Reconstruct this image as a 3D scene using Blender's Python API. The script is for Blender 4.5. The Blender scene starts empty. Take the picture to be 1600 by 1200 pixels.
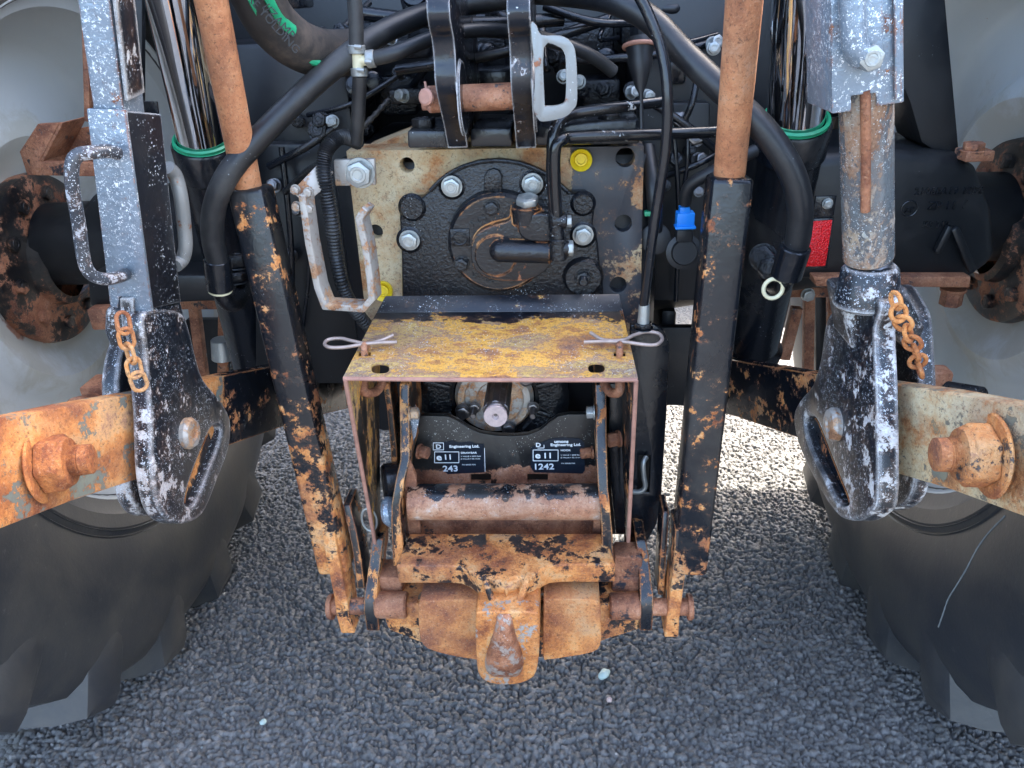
import bpy, bmesh, math, random
import numpy as np
from mathutils import Vector as V, Matrix, noise
sc = bpy.context.scene
R = math.radians
random.seed(7)
# ------------------------------------------------------------------ camera, world, sun, exposure
YAW, PITCH, ROLL = R(4.153), R(26.404), R(2.784)
CAM = V((.0984, 0, 1.2933)); FPX = 1209.0
fwd = V((-math.sin(YAW)*math.cos(PITCH), math.cos(YAW)*math.cos(PITCH), -math.sin(PITCH)))
_r = V((math.cos(YAW), math.sin(YAW), 0)); _d = fwd.cross(_r)
rgt = _r*math.cos(ROLL) + _d*math.sin(ROLL); dwn = -_r*math.sin(ROLL) + _d*math.cos(ROLL)
cd = bpy.data.cameras.new('camera'); cam = bpy.data.objects.new('camera', cd); sc.collection.objects.link(cam)
m3 = Matrix((rgt, -dwn, -fwd)).transposed()
cam.matrix_world = Matrix.Translation(CAM) @ m3.to_4x4()
cd.sensor_width = 36; cd.lens = FPX/1600*36; cd.clip_start = .02; cd.clip_end = 500
sc.camera = cam
SUN_AZ, SUN_EL = R(40), R(46)          # azimuth from +Y towards +X
w = bpy.data.worlds.new('World'); sc.world = w; w.use_nodes = True
nt = w.node_tree; nt.nodes.clear()
o_ = nt.nodes.new('ShaderNodeOutputWorld'); b_ = nt.nodes.new('ShaderNodeBackground'); s_ = nt.nodes.new('ShaderNodeTexSky')
s_.sky_type = 'NISHITA'; s_.sun_disc = False; s_.sun_elevation = SUN_EL; s_.sun_rotation = SUN_AZ
s_.air_density = 1.0; s_.dust_density = 4.5; s_.ozone_density = 1.0
b_.inputs[1].default_value = .15
nt.links.new(s_.outputs[0], b_.inputs[0]); nt.links.new(b_.outputs[0], o_.inputs[0])
sl = bpy.data.lights.new('sun', 'SUN'); sl.energy = 2.0; sl.angle = R(.53); sl.color = (1, .94, .84)
sun = bpy.data.objects.new('sun', sl); sc.collection.objects.link(sun)
sv = V((math.sin(SUN_AZ)*math.cos(SUN_EL), math.cos(SUN_AZ)*math.cos(SUN_EL), math.sin(SUN_EL)))
sun.rotation_euler = sv.to_track_quat('Z', 'Y').to_euler(); sun.location = sv*12
sc.view_settings.view_transform = 'Standard'; sc.view_settings.look = 'None'
sc.view_settings.exposure = 3.35; sc.view_settings.gamma = 1
sc.cycles.max_bounces = 6; sc.cycles.diffuse_bounces = 3; sc.cycles.glossy_bounces = 3
sc.cycles.use_denoising = True

def P(px, py, X=None, Y=None, Z=None, D=None):
    """the point of the place on the sight line of a photo pixel, at a known side, distance, height or depth"""
    v = fwd + rgt*((px-800)/FPX) + dwn*((py-600)/FPX)
    if D is not None: t = D
    elif X is not None: t = (X-CAM.x)/v.x
    elif Y is not None: t = (Y-CAM.y)/v.y
    else: t = (Z-CAM.z)/v.z
    return CAM + v*t

# ------------------------------------------------------------------ materials
class NB:
    def __init__(s, name, obj=False):
        s.m = bpy.data.materials.new(name); s.m.use_nodes = True
        s.t = s.m.node_tree; s.t.nodes.clear()
        s.out = s.n('ShaderNodeOutputMaterial'); s.p = s.n('ShaderNodeBsdfPrincipled')
        s.t.links.new(s.p.outputs[0], s.out.inputs[0])
        s.co = s.n('ShaderNodeTexCoord').outputs['Object'] if obj else s.n('ShaderNodeNewGeometry').outputs['Position']
    def n(s, k, **kw):
        x = s.t.nodes.new(k)
        for a, b in kw.items(): setattr(x, a, b)
        return x
    def put(s, sock, v):
        if hasattr(v, 'links'): s.t.links.new(v, sock)
        elif isinstance(v, tuple) and len(v) == 3: sock.default_value = (*v, 1)
        else: sock.default_value = v
    def noise(s, sc_, det=6, rough=.6, vec=None, dist=0, off=None):
        x = s.n('ShaderNodeTexNoise'); x.inputs['Scale'].default_value = sc_; x.inputs['Detail'].default_value = det
        x.inputs['Roughness'].default_value = rough; x.inputs['Distortion'].default_value = dist
        v = vec or s.co
        if off is not None:
            a = s.n('ShaderNodeVectorMath', operation='ADD'); s.put(a.inputs[0], v); a.inputs[1].default_value = (off, off*1.7, off*.6); v = a.outputs[0]
        s.put(x.inputs['Vector'], v); return x.outputs['Fac']
    def voro(s, sc_, feat='F1', out='Distance', vec=None):
        x = s.n('ShaderNodeTexVoronoi', feature=feat); x.inputs['Scale'].default_value = sc_
        s.put(x.inputs['Vector'], vec or s.co); return x.outputs[out]
    def math(s, op, a, b=None, clamp=False):
        x = s.n('ShaderNodeMath', operation=op, use_clamp=clamp); s.put(x.inputs[0], a)
        if b is not None: s.put(x.inputs[1], b)
        return x.outputs[0]
    def step(s, v, lo, hi):
        x = s.n('ShaderNodeMapRange', interpolation_type='SMOOTHSTEP'); s.put(x.inputs['Value'], v)
        s.put(x.inputs['From Min'], lo); s.put(x.inputs['From Max'], hi); return x.outputs[0]
    def mix(s, f, a, b):
        x = s.n('ShaderNodeMix', data_type='RGBA'); s.put(x.inputs[0], f); s.put(x.inputs[6], a); s.put(x.inputs[7], b); return x.outputs[2]
    def mixf(s, f, a, b):
        x = s.n('ShaderNodeMix', data_type='FLOAT'); s.put(x.inputs[0], f); s.put(x.inputs[2], a); s.put(x.inputs[3], b); return x.outputs[0]
    def ramp(s, f, stops):
        x = s.n('ShaderNodeValToRGB'); e = x.color_ramp.elements
        while len(e) < len(stops): e.new(.5)
        for q, (p, c) in zip(e, stops): q.position = p; q.color = (*c, 1)
        s.put(x.inputs[0], f); return x.outputs[0]
    def edge(s, rad=.004):
        b = s.n('ShaderNodeBevel', samples=4); b.inputs[0].default_value = rad
        g = s.n('ShaderNodeNewGeometry'); d = s.n('ShaderNodeVectorMath', operation='DOT_PRODUCT')
        s.put(d.inputs[0], b.outputs[0]); s.put(d.inputs[1], g.outputs['Normal'])
        return s.step(s.math('SUBTRACT', 1, d.outputs['Value']), .01, .12)
    def bump(s, h, strength=.4, dist=.002):
        b = s.n('ShaderNodeBump'); b.inputs['Strength'].default_value = strength; b.inputs['Distance'].default_value = dist
        s.put(b.inputs['Height'], h); s.put(s.p.inputs['Normal'], b.outputs[0])
    def fin(s, col, rough, metal=0, spec=.5):
        s.put(s.p.inputs['Base Color'], col); s.put(s.p.inputs['Roughness'], rough)
        s.put(s.p.inputs['Metallic'], metal); s.put(s.p.inputs['Specular IOR Level'], spec); return s.m

ORANGE = [(.33, (.10, .034, .018)), (.41, (.29, .085, .028)), (.47, (.48, .165, .045)), (.53, (.66, .26, .07)), (.59, (.68, .36, .145)), (.66, (.38, .19, .11))]
BROWN = [(.33, (.07, .028, .018)), (.44, (.22, .078, .038)), (.54, (.40, .165, .08)), (.66, (.50, .27, .17))]
TAN = [(.34, (.22, .09, .035)), (.42, (.46, .20, .07)), (.49, (.52, .36, .19)), (.58, (.58, .48, .30)), (.68, (.38, .22, .11))]
MUST = [(.30, (.05, .03, .028)), (.37, (.17, .085, .06)), (.43, (.40, .16, .045)), (.475, (.74, .38, .05)), (.515, (.28, .155, .11)), (.56, (.58, .38, .10)), (.60, (.21, .12, .095)), (.66, (.42, .36, .20)), (.74, (.2, .21, .16))]
def paint(name, base=(0.0060, 0.0077, 0.0110), rough=.28, rust=.0, rscale=14, cols=ORANGE, edge=.0, specks=.0, speck_col=(.55, .57, .58),
          sscale=420, coarse=.12, grime=.25, rough_rust=.75, grad=None, metal=0, stretch=None, dust=(.2, .17, .13), gloss_bump=.05, erad=.004, stain=True, bscale=60):
    """worn paint: base coat, chips down to rust, pale paint flecks, dust; grad = (axis, v0, v1, add) more rust towards v1"""
    b = NB(name); co = b.co
    if stretch:
        mp = b.n('ShaderNodeMapping'); b.put(mp.inputs[0], co); mp.inputs['Scale'].default_value = stretch; co2 = mp.outputs[0]
    else: co2 = co
    n1 = b.noise(rscale*1.35, 10, .66, co2, .12); n2 = b.noise(rscale*4.2, 8, .72, co2, .15, 3.1)
    fine = b.noise(260, 4, .7)
    m = b.math('ADD', b.math('MULTIPLY', n1, .68), b.math('MULTIPLY', n2, .32))
    if grad:
        sx = b.n('ShaderNodeSeparateXYZ'); b.put(sx.inputs[0], b.co)
        g = b.step(sx.outputs['XYZ'.index(grad[0])], grad[1], grad[2]) if grad[1] < grad[2] else b.math('SUBTRACT', 1, b.step(sx.outputs['XYZ'.index(grad[0])], grad[2], grad[1]))
        m = b.math('ADD', m, b.math('MULTIPLY', g, grad[3]))
    if edge:
        e = b.edge(erad); m = b.math('ADD', m, b.math('MULTIPLY', e, edge))
    thr = .78 - .56*rust
    m = b.math('ADD', m, b.math('MULTIPLY', b.math('SUBTRACT', b.noise(170, 4, .75, None, .2, 17.), .5), .17))
    mask = b.step(m, thr-.004, thr+.018) if rust > 0 or edge else 0.0
    halo = b.math('MULTIPLY', b.step(m, thr-.055, thr), .30) if rust > 0 or edge else 0.0
    rc = b.ramp(b.math('ADD', b.math('MULTIPLY', b.noise(rscale*1.1, 12, .70, co2, .15, 9.), .86), b.math('MULTIPLY', fine, .14)), cols)
    rc = b.mix(b.math('MULTIPLY', b.step(b.noise(rscale*.42, 7, .7, co2, .1, 31.), .47, .62), .36), rc, (.20, .10, .065))
    pit = b.step(b.noise(230, 5, .8, None, .2, 5.), .555, .61)
    rc = b.mix(b.math('MULTIPLY', pit, .62), rc, (.085, .04, .026))
    rc = b.mix(b.math('MULTIPLY', b.step(b.noise(330, 4, .8, None, .2, 15.), .57, .64), .45), rc, (.62, .36, .20))
    gm = b.step(b.noise(7, 8, .65, None, .4, 2.), .45, .75)
    basec = b.mix(b.math('MULTIPLY', gm, grime), base, dust)
    if rust > 0 and stain: basec = b.mix(halo, basec, (.16, .08, .045))
    col = b.mix(mask, basec, rc)
    sm = 0.0
    if specks:
        sp = b.voro(sscale, vec=None)
        cl = b.step(b.noise(15, 7, .72, None, .2, 13.), .60-.30*specks, .70-.24*specks)
        s1 = b.math('MULTIPLY', b.math('SUBTRACT', 1, b.step(sp, .20, .34)), b.step(b.noise(sscale*.55, 2, .5, None, 0, 1.), .62-.2*specks, .66-.16*specks))
        sm = b.math('MULTIPLY', s1, cl)
        big = b.step(b.noise(190, 5, .78, None, 0, 21.), .74-.22*specks, .76-.2*specks)
        sm = b.math('MAXIMUM', sm, b.math('MULTIPLY', big, cl))
        col = b.mix(sm, col, speck_col)
    r = b.mixf(mask, b.math('ADD', rough, b.math('MULTIPLY', gm, .25)), rough_rust)
    if specks: r = b.mixf(sm, r, .45)
    h = b.math('ADD', b.math('MULTIPLY', b.math('SUBTRACT', b.math('MULTIPLY', mask, b.math('ADD', fine, b.noise(90, 5, .75, None, 0, 4.))), b.math('MULTIPLY', mask, .8)), 1.0),
               b.math('MULTIPLY', b.noise(bscale, 4, .6, None, .3, 8.), gloss_bump*6))
    b.bump(h, .75, coarse*.014)
    return b.fin(col, r, metal, .5)

def simple(name, col, rough=.4, metal=0, bump=0, bscale=200, var=.0, spec=.5, dirt=0, dcol=(.12, .09, .06)):
    b = NB(name); c = col
    if var: c = b.mix(b.math('MULTIPLY', b.step(b.noise(bscale*.3, 6, .65), .35, .7), var), col, tuple(x*.35 for x in col))
    if dirt: c = b.mix(b.math('MULTIPLY', b.step(b.noise(12, 8, .7, None, .3, 5.), .5, .66), dirt), c, dcol)
    if bump: b.bump(b.noise(bscale, 5, .7), bump, .0015)
    return b.fin(c, rough if not dirt else b.mixf(b.step(b.noise(12, 8, .7, None, .3, 5.), .5, .66), rough, min(1, rough+.2)), metal, spec)

M = {}
TUBE_Z = P(790, 784, Y=1.0).z
M['black'] = paint('black_paint', rough=.2, specks=.12, grime=.12, gloss_bump=.12)
M['black_wet'] = paint('glossy_black_casting', base=(0.0050, 0.0060, 0.0083), rough=.17, specks=.2, grime=.05, gloss_bump=.16, coarse=.2, bscale=190)
M['pump'] = paint('pump_cover_black', base=(0.0055, 0.0066, 0.0094), rough=.2, rust=.30, rscale=12, edge=.13, specks=.12, gloss_bump=.12, bscale=190, coarse=.15, grime=.1, stain=False)
M['black_dull'] = paint('dull_black_paint', base=(0.0033, 0.0047, 0.0066), rough=.42, specks=.05, grime=.25, dust=(.05, .045, .04))
M['black_chip'] = paint('chipped_black_paint', base=(0.0060, 0.0077, 0.0110), rust=.40, rscale=20, edge=.16, specks=.05, rough=.24, grime=.15, gloss_bump=.08)
M['black_chip_more'] = paint('badly_chipped_black_paint', base=(0.0055, 0.0072, 0.0099), rust=.48, rscale=16, edge=.12, specks=.03, rough=.26, gloss_bump=.08, stretch=(1.5, 1, .6))
M['sleeve_left'] = paint('left_sleeve_paint', base=(0.0060, 0.0077, 0.0110), rust=.36, rscale=21, edge=.18, specks=.1, rough=.24, grad=('Z', .90, .50, .15), gloss_bump=.08, grime=.15)
M['sleeve_right'] = paint('right_sleeve_paint', base=(0.0060, 0.0077, 0.0110), rust=.385, rscale=21, edge=.15, specks=.05, rough=.24, grad=('Z', .6, .4, .12), gloss_bump=.08, grime=.15)
M['rust_orange'] = paint('orange_rust', base=(.016, .022, .03), rust=.74, rscale=9, cols=ORANGE, rough_rust=.8, coarse=.2)
M['rust_bar'] = paint('rusty_bar', base=(.17, .19, .16), rust=.58, rscale=11, cols=ORANGE, rough=.6, grime=.7, dust=(.33, .27, .15), coarse=.15, edge=.2)
M['rust_bar_dark'] = paint('rusty_bar_dark_patina', base=(.13, .14, .12), rust=.52, rscale=22, cols=TAN, rough=.6, grime=.8, dust=(.36, .27, .12), coarse=.15, edge=.15, grad=('Y', .95, .62, .06))
M['rust_rod'] = paint('rusty_rod', base=(.05, .03, .025), rust=.75, rscale=14, cols=[(.33, (.26, .09, .04)), (.45, (.48, .19, .085)), (.55, (.58, .26, .12)), (.68, (.58, .37, .25))], rough_rust=.6, coarse=.1)
M['rust_brown'] = paint('brown_rust', base=(.015, .02, .03), rust=.66, rscale=15, cols=BROWN, rough_rust=.62, coarse=.2)
M['rust_hook'] = paint('hitch_rust', base=(0.0060, 0.0077, 0.0110), rust=.58, rscale=17, cols=ORANGE, rough_rust=.6, coarse=.2, rough=.3, edge=.12)
M['rust_tube'] = paint('cross_tube_rust', base=(0.0060, 0.0083, 0.0116), rust=.44, rscale=19, cols=[(.34, (.16, .06, .035)), (.44, (.36, .16, .085)), (.54, (.46, .26, .16)), (.64, (.52, .44, .38))], rough_rust=.5, rough=.25, specks=.3, grad=('Z', TUBE_Z+.026, TUBE_Z+.008, .28))
M['guard'] = paint('guard_rust', base=(0.0050, 0.0066, 0.0105), rust=.31, rscale=12, cols=MUST, rough_rust=.6, rough=.28, specks=.5, grad=('Y', 1.10, 1.0, .32), stretch=(.55, 1.3, 1), coarse=.12)
M['guard_side'] = paint('guard_side_rust', base=(0.0110, 0.0110, 0.0099), rust=.45, rscale=15, cols=MUST, rough_rust=.75, rough=.45, specks=.1, grad=('Z', .72, .85, .14), stretch=(1.6, 1.6, .5))
M['rust_edge'] = simple('bare_rusty_edge', (.42, .21, .15), .6, 0, .4, 160, .5)
M['worn'] = paint('worn_speckled_paint', grad=('Y', .88, .80, .045), base=(0.0077, 0.0105, 0.0154), rough=.28, specks=.62, rust=.36, edge=.28, erad=.009, rscale=22, cols=[(.3, (.35, .3, .25)), (.5, (.55, .55, .54)), (.7, (.68, .7, .72))], sscale=480, speck_col=(.62, .66, .7), rough_rust=.42, grime=.1, gloss_bump=.12)
M['worn_sky_sheen'] = paint('worn_grey_sky_sheen', base=(.19, .235, .28), rough=.28, specks=.75, rust=.30, edge=.1, rscale=18, cols=BROWN, sscale=480, speck_col=(.8, .84, .86), grime=.2, metal=.25, gloss_bump=.3)  # worn silver parts; on the left sleeve, sky reflection painted over black gloss
M['worn_tube'] = paint('worn_tube', base=(.16, .18, .19), rough=.22, specks=.6, rust=.52, edge=.1, rscale=11, cols=[(.33, (.16, .08, .05)), (.45, (.34, .20, .12)), (.55, (.40, .36, .30)), (.66, (.5, .36, .2))], sscale=480, speck_col=(.7, .74, .75), grime=.3, metal=.3, stretch=(1.4, 1.4, .4), gloss_bump=.2)
M['sleeve_side'] = paint('sleeve_flecked_black', base=(0.0088, 0.0105, 0.0149), rough=.33, specks=.5, rust=.2, edge=.30, rscale=26, cols=[(.3, (.3, .3, .3)), (.5, (.5, .52, .54)), (.7, (.66, .7, .74))], sscale=340, speck_col=(.7, .75, .78), grime=.1)
M['black_edge'] = paint('edge_worn_black', base=(0.0077, 0.0099, 0.0149), rough=.22, specks=.25, rust=.30, edge=.22, rscale=30, cols=[(.3, (.35, .33, .3)), (.5, (.6, .6, .6)), (.7, (.7, .72, .74))], sscale=200, speck_col=(.75, .78, .8), grime=.1, gloss_bump=.12, rough_rust=.4)
M['zinc'] = paint('zinc_bolt', base=(.36, .38, .37), rough=.36, specks=.3, speck_col=(.8, .8, .78), metal=.65, grime=.35, dust=(.3, .3, .28), gloss_bump=.2)
M['zinc_rusty'] = paint('rusty_zinc', base=(.40, .37, .33), rough=.45, rust=.48, rscale=24, cols=[(.33, (.20, .09, .05)), (.45, (.42, .21, .10)), (.55, (.55, .38, .24)), (.66, (.5, .44, .36))], metal=.3, grime=.5, dust=(.4, .33, .26))
M['galv_handle'] = paint('pale_worn_handle', base=(.24, .245, .235), rough=.38, rust=.36, rscale=22, cols=BROWN, metal=.3, grime=.4, dust=(.3, .28, .25), specks=.3)
M['plate_tan'] = paint('tan_rusty_plate', base=(.030, .034, .042), rust=.46, rscale=12, cols=TAN, rough_rust=.72, rough=.4, grad=('X', .13, .08, .5), grime=.2, coarse=.15)
M['hub'] = paint('oily_rusty_hub', base=(.008, .008, .009), rust=.46, rscale=9, cols=BROWN, rough=.35, rough_rust=.65, grime=.3, coarse=.2)
M['handle'] = paint('flecked_handle', base=(.03, .036, .046), rough=.28, specks=.7, rust=.40, rscale=26, cols=[(.35, (.3, .32, .35)), (.6, (.5, .53, .56))], sscale=480, speck_col=(.7, .73, .76))
M['clip'] = simple('rusty_spring_wire', (.42, .32, .27), .38, .4, .2, 200, .5)
M['chrome'] = simple('chrome', (.82, .83, .85), .05, 1)
M['steel_dark'] = simple('dark_bare_steel', (.20, .19, .19), .3, .9, .2, 300, .4)
M['pto_end'] = simple('machined_steel_end', (.50, .40, .38), .45, .5, .2, 500, .3)
M['rubber'] = paint('black_rubber', base=(0.0110, 0.0121, 0.0143), rough=.40, specks=.22, rust=0, grime=.7, dust=(.075, .072, .066), speck_col=(.30, .32, .33), sscale=300, gloss_bump=.08)
M['rubber_dusty'] = simple('dusty_rubber', (.035, .032, .030), .75, 0, .2, 300, .3, .3, .5, (.13, .10, .08))
M['pipe'] = paint('black_steel_pipe', base=(0.0066, 0.0077, 0.0094), rough=.16, rust=.34, stain=False, edge=0, specks=.2, rscale=22, cols=[(.3, (.3, .32, .33)), (.7, (.6, .64, .66))], speck_col=(.7, .75, .76), grime=.1)
M['plastic'] = simple('black_plastic', (.012, .013, .015), .45)
M['blue'] = simple('blue_plastic', (.01, .22, .72), .4)
M['yellow'] = simple('yellow_plastic', (.85, .62, .02), .35, 0, 0, 200, .15)
M['cream'] = simple('cream_plastic', (.75, .68, .45), .4, 0, 0, 200, .2)
M['green'] = simple('green_seal', (.02, .30, .14), .35, 0, 0, 120, .3)
M['white_print'] = simple('white_print', (.72, .75, .76), .5)
M['scuff'] = simple('scraped_rubber', (.16, .17, .17), .7)
M['label'] = simple('dark_label_film', (.010, .016, .026), .3, 0, .1, 60, .2)
M['hole'] = simple('dark_bore', (.05, .035, .028), .7, 0, .2, 300, .4)
M['under'] = simple('dark_casting', (.008, .009, .011), .4, 0, .3, 40, .3)
M['glass'] = simple('tinted_cab_glass', (.02, .03, .035), .05)
M['cab'] = simple('cab_paint', (.02, .02, .022), .35)
M['hood'] = simple('bonnet_paint', (.09, .20, .03), .3)
# rim
b = NB('grey_rim_paint', True)
sx = b.n('ShaderNodeSeparateXYZ'); b.put(sx.inputs[0], b.co)
rr = b.math('SQRT', b.math('ADD', b.math('POWER', sx.outputs[1], 2), b.math('POWER', sx.outputs[2], 2)))
rn = b.noise(16, 8, .68, None, .4)
rm = b.step(b.math('SUBTRACT', b.math('ADD', b.math('MULTIPLY', rn, .12), .110), rr), 0, .014)
st = b.step(b.math('SUBTRACT', b.math('ADD', b.math('MULTIPLY', b.noise(9, 8, .7, None, .5, 4.), .5), .06), rr), 0, .12)
spot = b.step(b.noise(13, 7, .65, None, .3, 11.), .70, .73)
c = b.mix(b.math('MULTIPLY', st, .5), (.62, .64, .62), (.40, .36, .24))
c = b.mix(b.math('MAXIMUM', rm, spot), c, b.ramp(b.noise(30, 8, .7), BROWN))
c = b.mix(b.math('MULTIPLY', b.step(b.noise(4, 6, .6), .4, .8), .35), c, (.46, .46, .42))
b.bump(rn, .15, .003); M['rim'] = b.fin(c, .55)
# tyre
b = NB('tyre_rubber', True)
tn = b.noise(5, 9, .68, None, .4)
c = b.mix(b.step(tn, .35, .7), (.021, .023, .027), (.054, .050, .044))
c = b.mix(b.math('MULTIPLY', b.step(b.noise(60, 6, .75, None, 0, 3.), .60, .75), .5), c, (.15, .14, .13))
b.bump(b.math('ADD', b.math('MULTIPLY', b.noise(160, 5, .7), .4), b.noise(22, 5, .6)), .22, .003)
M['tyre'] = b.fin(c, b.mixf(tn, .26, .48), 0, .5)
# reflector
b = NB('red_reflector_film')
mp = b.n('ShaderNodeMapping'); b.put(mp.inputs[0], b.co); mp.inputs['Rotation'].default_value = (0, R(45), 0)
ck = b.voro(420, 'F1', 'Distance', mp.outputs[0]); b.bump(ck, .6, .002)
M['red'] = b.fin(b.mix(b.step(ck, .2, .6), (.9, .01, .015), (.62, .005, .01)), .25)
# asphalt
def asphalt(name, bumpy):
    b = NB(name)
    big = b.noise(1.3, 5, .6); med = b.noise(45, 6, .7, None, 0, 2.); fin = b.noise(380, 5, .8, None, 0, 7.)
    c = b.mix(b.step(big, .3, .7), (.100, .095, .089), (.131, .125, .117))
    c = b.mix(b.math('MULTIPLY', b.step(med, .35, .65), .45), c, (.065, .065, .067))
    at = b.n('ShaderNodeAttribute', attribute_name='tone')
    if not bumpy: c = b.mix(b.math('MULTIPLY', at.outputs['Fac'], .75), c, (.245, .236, .225))
    c = b.mix(b.step(fin, .55, .75), c, (.32, .318, .31))
    vc = b.voro(95, 'F1', 'Color'); sx = b.n('ShaderNodeSeparateColor'); b.put(sx.inputs[0], vc)
    pale = b.math('MULTIPLY', b.math('GREATER_THAN', sx.outputs[0], .985), b.math('LESS_THAN', b.voro(95), .22))
    c = b.mix(pale, c, b.mix(sx.outputs[1], (.45, .42, .38), (.30, .33, .32)))
    h = b.math('ADD', b.math('MULTIPLY', fin, .5), med)
    if bumpy: h = b.math('ADD', h, b.math('MULTIPLY', b.voro(85), -2.5))
    b.bump(h, 1.0, .0045)
    return b.fin(c, b.mixf(fin, .42, .75), 0, .5)
M['asphalt'] = asphalt('asphalt_chippings', False); M['asphalt_far'] = asphalt('asphalt_far', True)
M['stone'] = simple('pale_pebble', (.42, .52, .48), .6, 0, .3, 200, .3)
M['stone_pink'] = simple('pink_pebble', (.55, .40, .36), .6, 0, .3, 200, .3)

# ------------------------------------------------------------------ object helpers
def empty(name, loc, label, cat, group=None):
    o = bpy.data.objects.new(name, None); sc.collection.objects.link(o); o.location = loc; o.empty_display_size = .05
    o['label'] = label; o['category'] = cat
    if group: o['group'] = group
    return o
def base_of(o):
    p = V((0, 0, 0))
    while o is not None: p = p + V(o.location); o = o.parent
    return p
class MB:
    def __init__(s): s.b = bmesh.new()
    def _bev(s, geomf, w, seg=2, ang=30):
        if not w: return
        es = set()
        for f in geomf:
            if not f.is_valid: continue
            for e in f.edges:
                if len(e.link_faces) == 2 and e.calc_face_angle(0) > R(ang): es.add(e)
        if es: bmesh.ops.bevel(s.b, geom=list(es), offset=w, segments=seg, profile=.5, affect='EDGES', clamp_overlap=True)
    def poly(s, pts, vec, bevel=.002, holes=(), seg=2, taper=None):
        """flat outline (3D points), with holes, given the thickness vec"""
        pts = [V(p) for p in pts]; vec = V(vec); t = bmesh.new(); loops = []
        for L in [pts]+[[V(p) for p in h] for h in holes]:
            vs = [t.verts.new(p) for p in L]; loops.append(vs)
            for i in range(len(vs)): t.edges.new((vs[i], vs[(i+1) % len(vs)]))
        if holes:
            nn = V((0, 0, 0))
            for i in range(len(pts)): nn += (pts[i]-pts[0]).cross(pts[(i+1) % len(pts)]-pts[0])
            bmesh.ops.triangle_fill(t, use_beauty=True, use_dissolve=False, edges=list(t.edges), normal=nn)
        else: t.faces.new(loops[0])
        t.verts.ensure_lookup_table(); t.verts.index_update()
        co = [v.co.copy() for v in t.verts]; fs = [[v.index for v in f.verts] for f in t.faces]; lo = [[v.index for v in L] for L in loops]; t.free()
        n = len(co); q = bmesh.new(); A = [q.verts.new(c) for c in co]; Bv = [q.verts.new(c+vec) for c in co]
        for f in fs:
            q.faces.new([A[i] for i in f]); q.faces.new([Bv[i] for i in reversed(f)])
        for L in lo:
            for i in range(len(L)):
                a, c = L[i], L[(i+1) % len(L)]
                try: q.faces.new([A[c], A[a], Bv[a], Bv[c]])
                except ValueError: pass
        bmesh.ops.recalc_face_normals(q, faces=list(q.faces))
        if holes: bmesh.ops.dissolve_limit(q, angle_limit=R(1), verts=list(q.verts), edges=list(q.edges), delimit={'NORMAL'})
        if bevel:
            es = [e for e in q.edges if len(e.link_faces) == 2 and e.calc_face_angle(0) > R(50)]
            bmesh.ops.bevel(q, geom=es, offset=bevel, segments=seg, profile=.5, affect='EDGES', clamp_overlap=True)
        s._merge(q); return s
    def _merge(s, q):
        me = bpy.data.meshes.new('tmp'); q.to_mesh(me); q.free(); s.b.from_mesh(me); bpy.data.meshes.remove(me)
    def beam(s, p0, p1, w, h, up=(0, 0, 1), bevel=.003, w1=None, h1=None, seg=2):
        p0, p1 = V(p0), V(p1); d = (p1-p0).normalized(); sd = d.cross(V(up)).normalized(); u = sd.cross(d).normalized()
        w1 = w1 or w; h1 = h1 or h; q = bmesh.new(); vs = []
        for p, a, c in ((p0, w, h), (p1, w1, h1)):
            vs.append([q.verts.new(p+sd*x*a/2+u*y*c/2) for x, y in ((-1, -1), (1, -1), (1, 1), (-1, 1))])
        q.faces.new(vs[0]); q.faces.new(vs[1][::-1])
        for i in range(4): q.faces.new([vs[0][i], vs[1][i], vs[1][(i+1) % 4], vs[0][(i+1) % 4]])
        bmesh.ops.recalc_face_normals(q, faces=list(q.faces))
        if bevel: bmesh.ops.bevel(q, geom=list(q.edges), offset=bevel, segments=seg, profile=.5, affect='EDGES', clamp_overlap=True)
        s._merge(q); return s
    def box(s, c, size, bevel=.003):
        c = V(c); return s.beam(c-V((0, size[1]/2, 0)), c+V((0, size[1]/2, 0)), size[0], size[2], bevel=bevel)
    def lathe(s, c, axis, prof, seg=48, up=None, smooth=True):
        """profile (radius, distance along axis)"""
        c = V(c); a = V(axis).normalized(); u = V(up) if up else (V((0, 0, 1)) if abs(a.z) < .9 else V((1, 0, 0)))
        x = a.cross(u).normalized(); y = x.cross(a).normalized(); q = s.b; rings = []
        for r_, h_ in prof:
            if r_ <= 1e-6: rings.append([q.verts.new(c+a*h_)])
            else: rings.append([q.verts.new(c+a*h_+x*math.cos(2*math.pi*i/seg)*r_+y*math.sin(2*math.pi*i/seg)*r_) for i in range(seg)])
        for A, B2 in zip(rings, rings[1:]):
            for i in range(seg):
                j = (i+1) % seg
                if len(A) == 1 and len(B2) == 1: continue
                if len(A) == 1: q.faces.new([A[0], B2[i], B2[j]])
                elif len(B2) == 1: q.faces.new([A[i], B2[0], A[j]])
                else: q.faces.new([A[i], B2[i], B2[j], A[j]])
        return s
    def cyl(s, p0, p1, r0, r1=None, seg=32, bev=.0015):
        p0, p1 = V(p0), V(p1); L = (p1-p0).length; r1 = r0 if r1 is None else r1; bev = min(bev, L*.3, r0*.4, r1*.4)
        return s.lathe(p0, p1-p0, [(0, 0), (r0-bev, 0), (r0, bev), (r1, L-bev), (r1-bev, L), (0, L)], seg)
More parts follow.
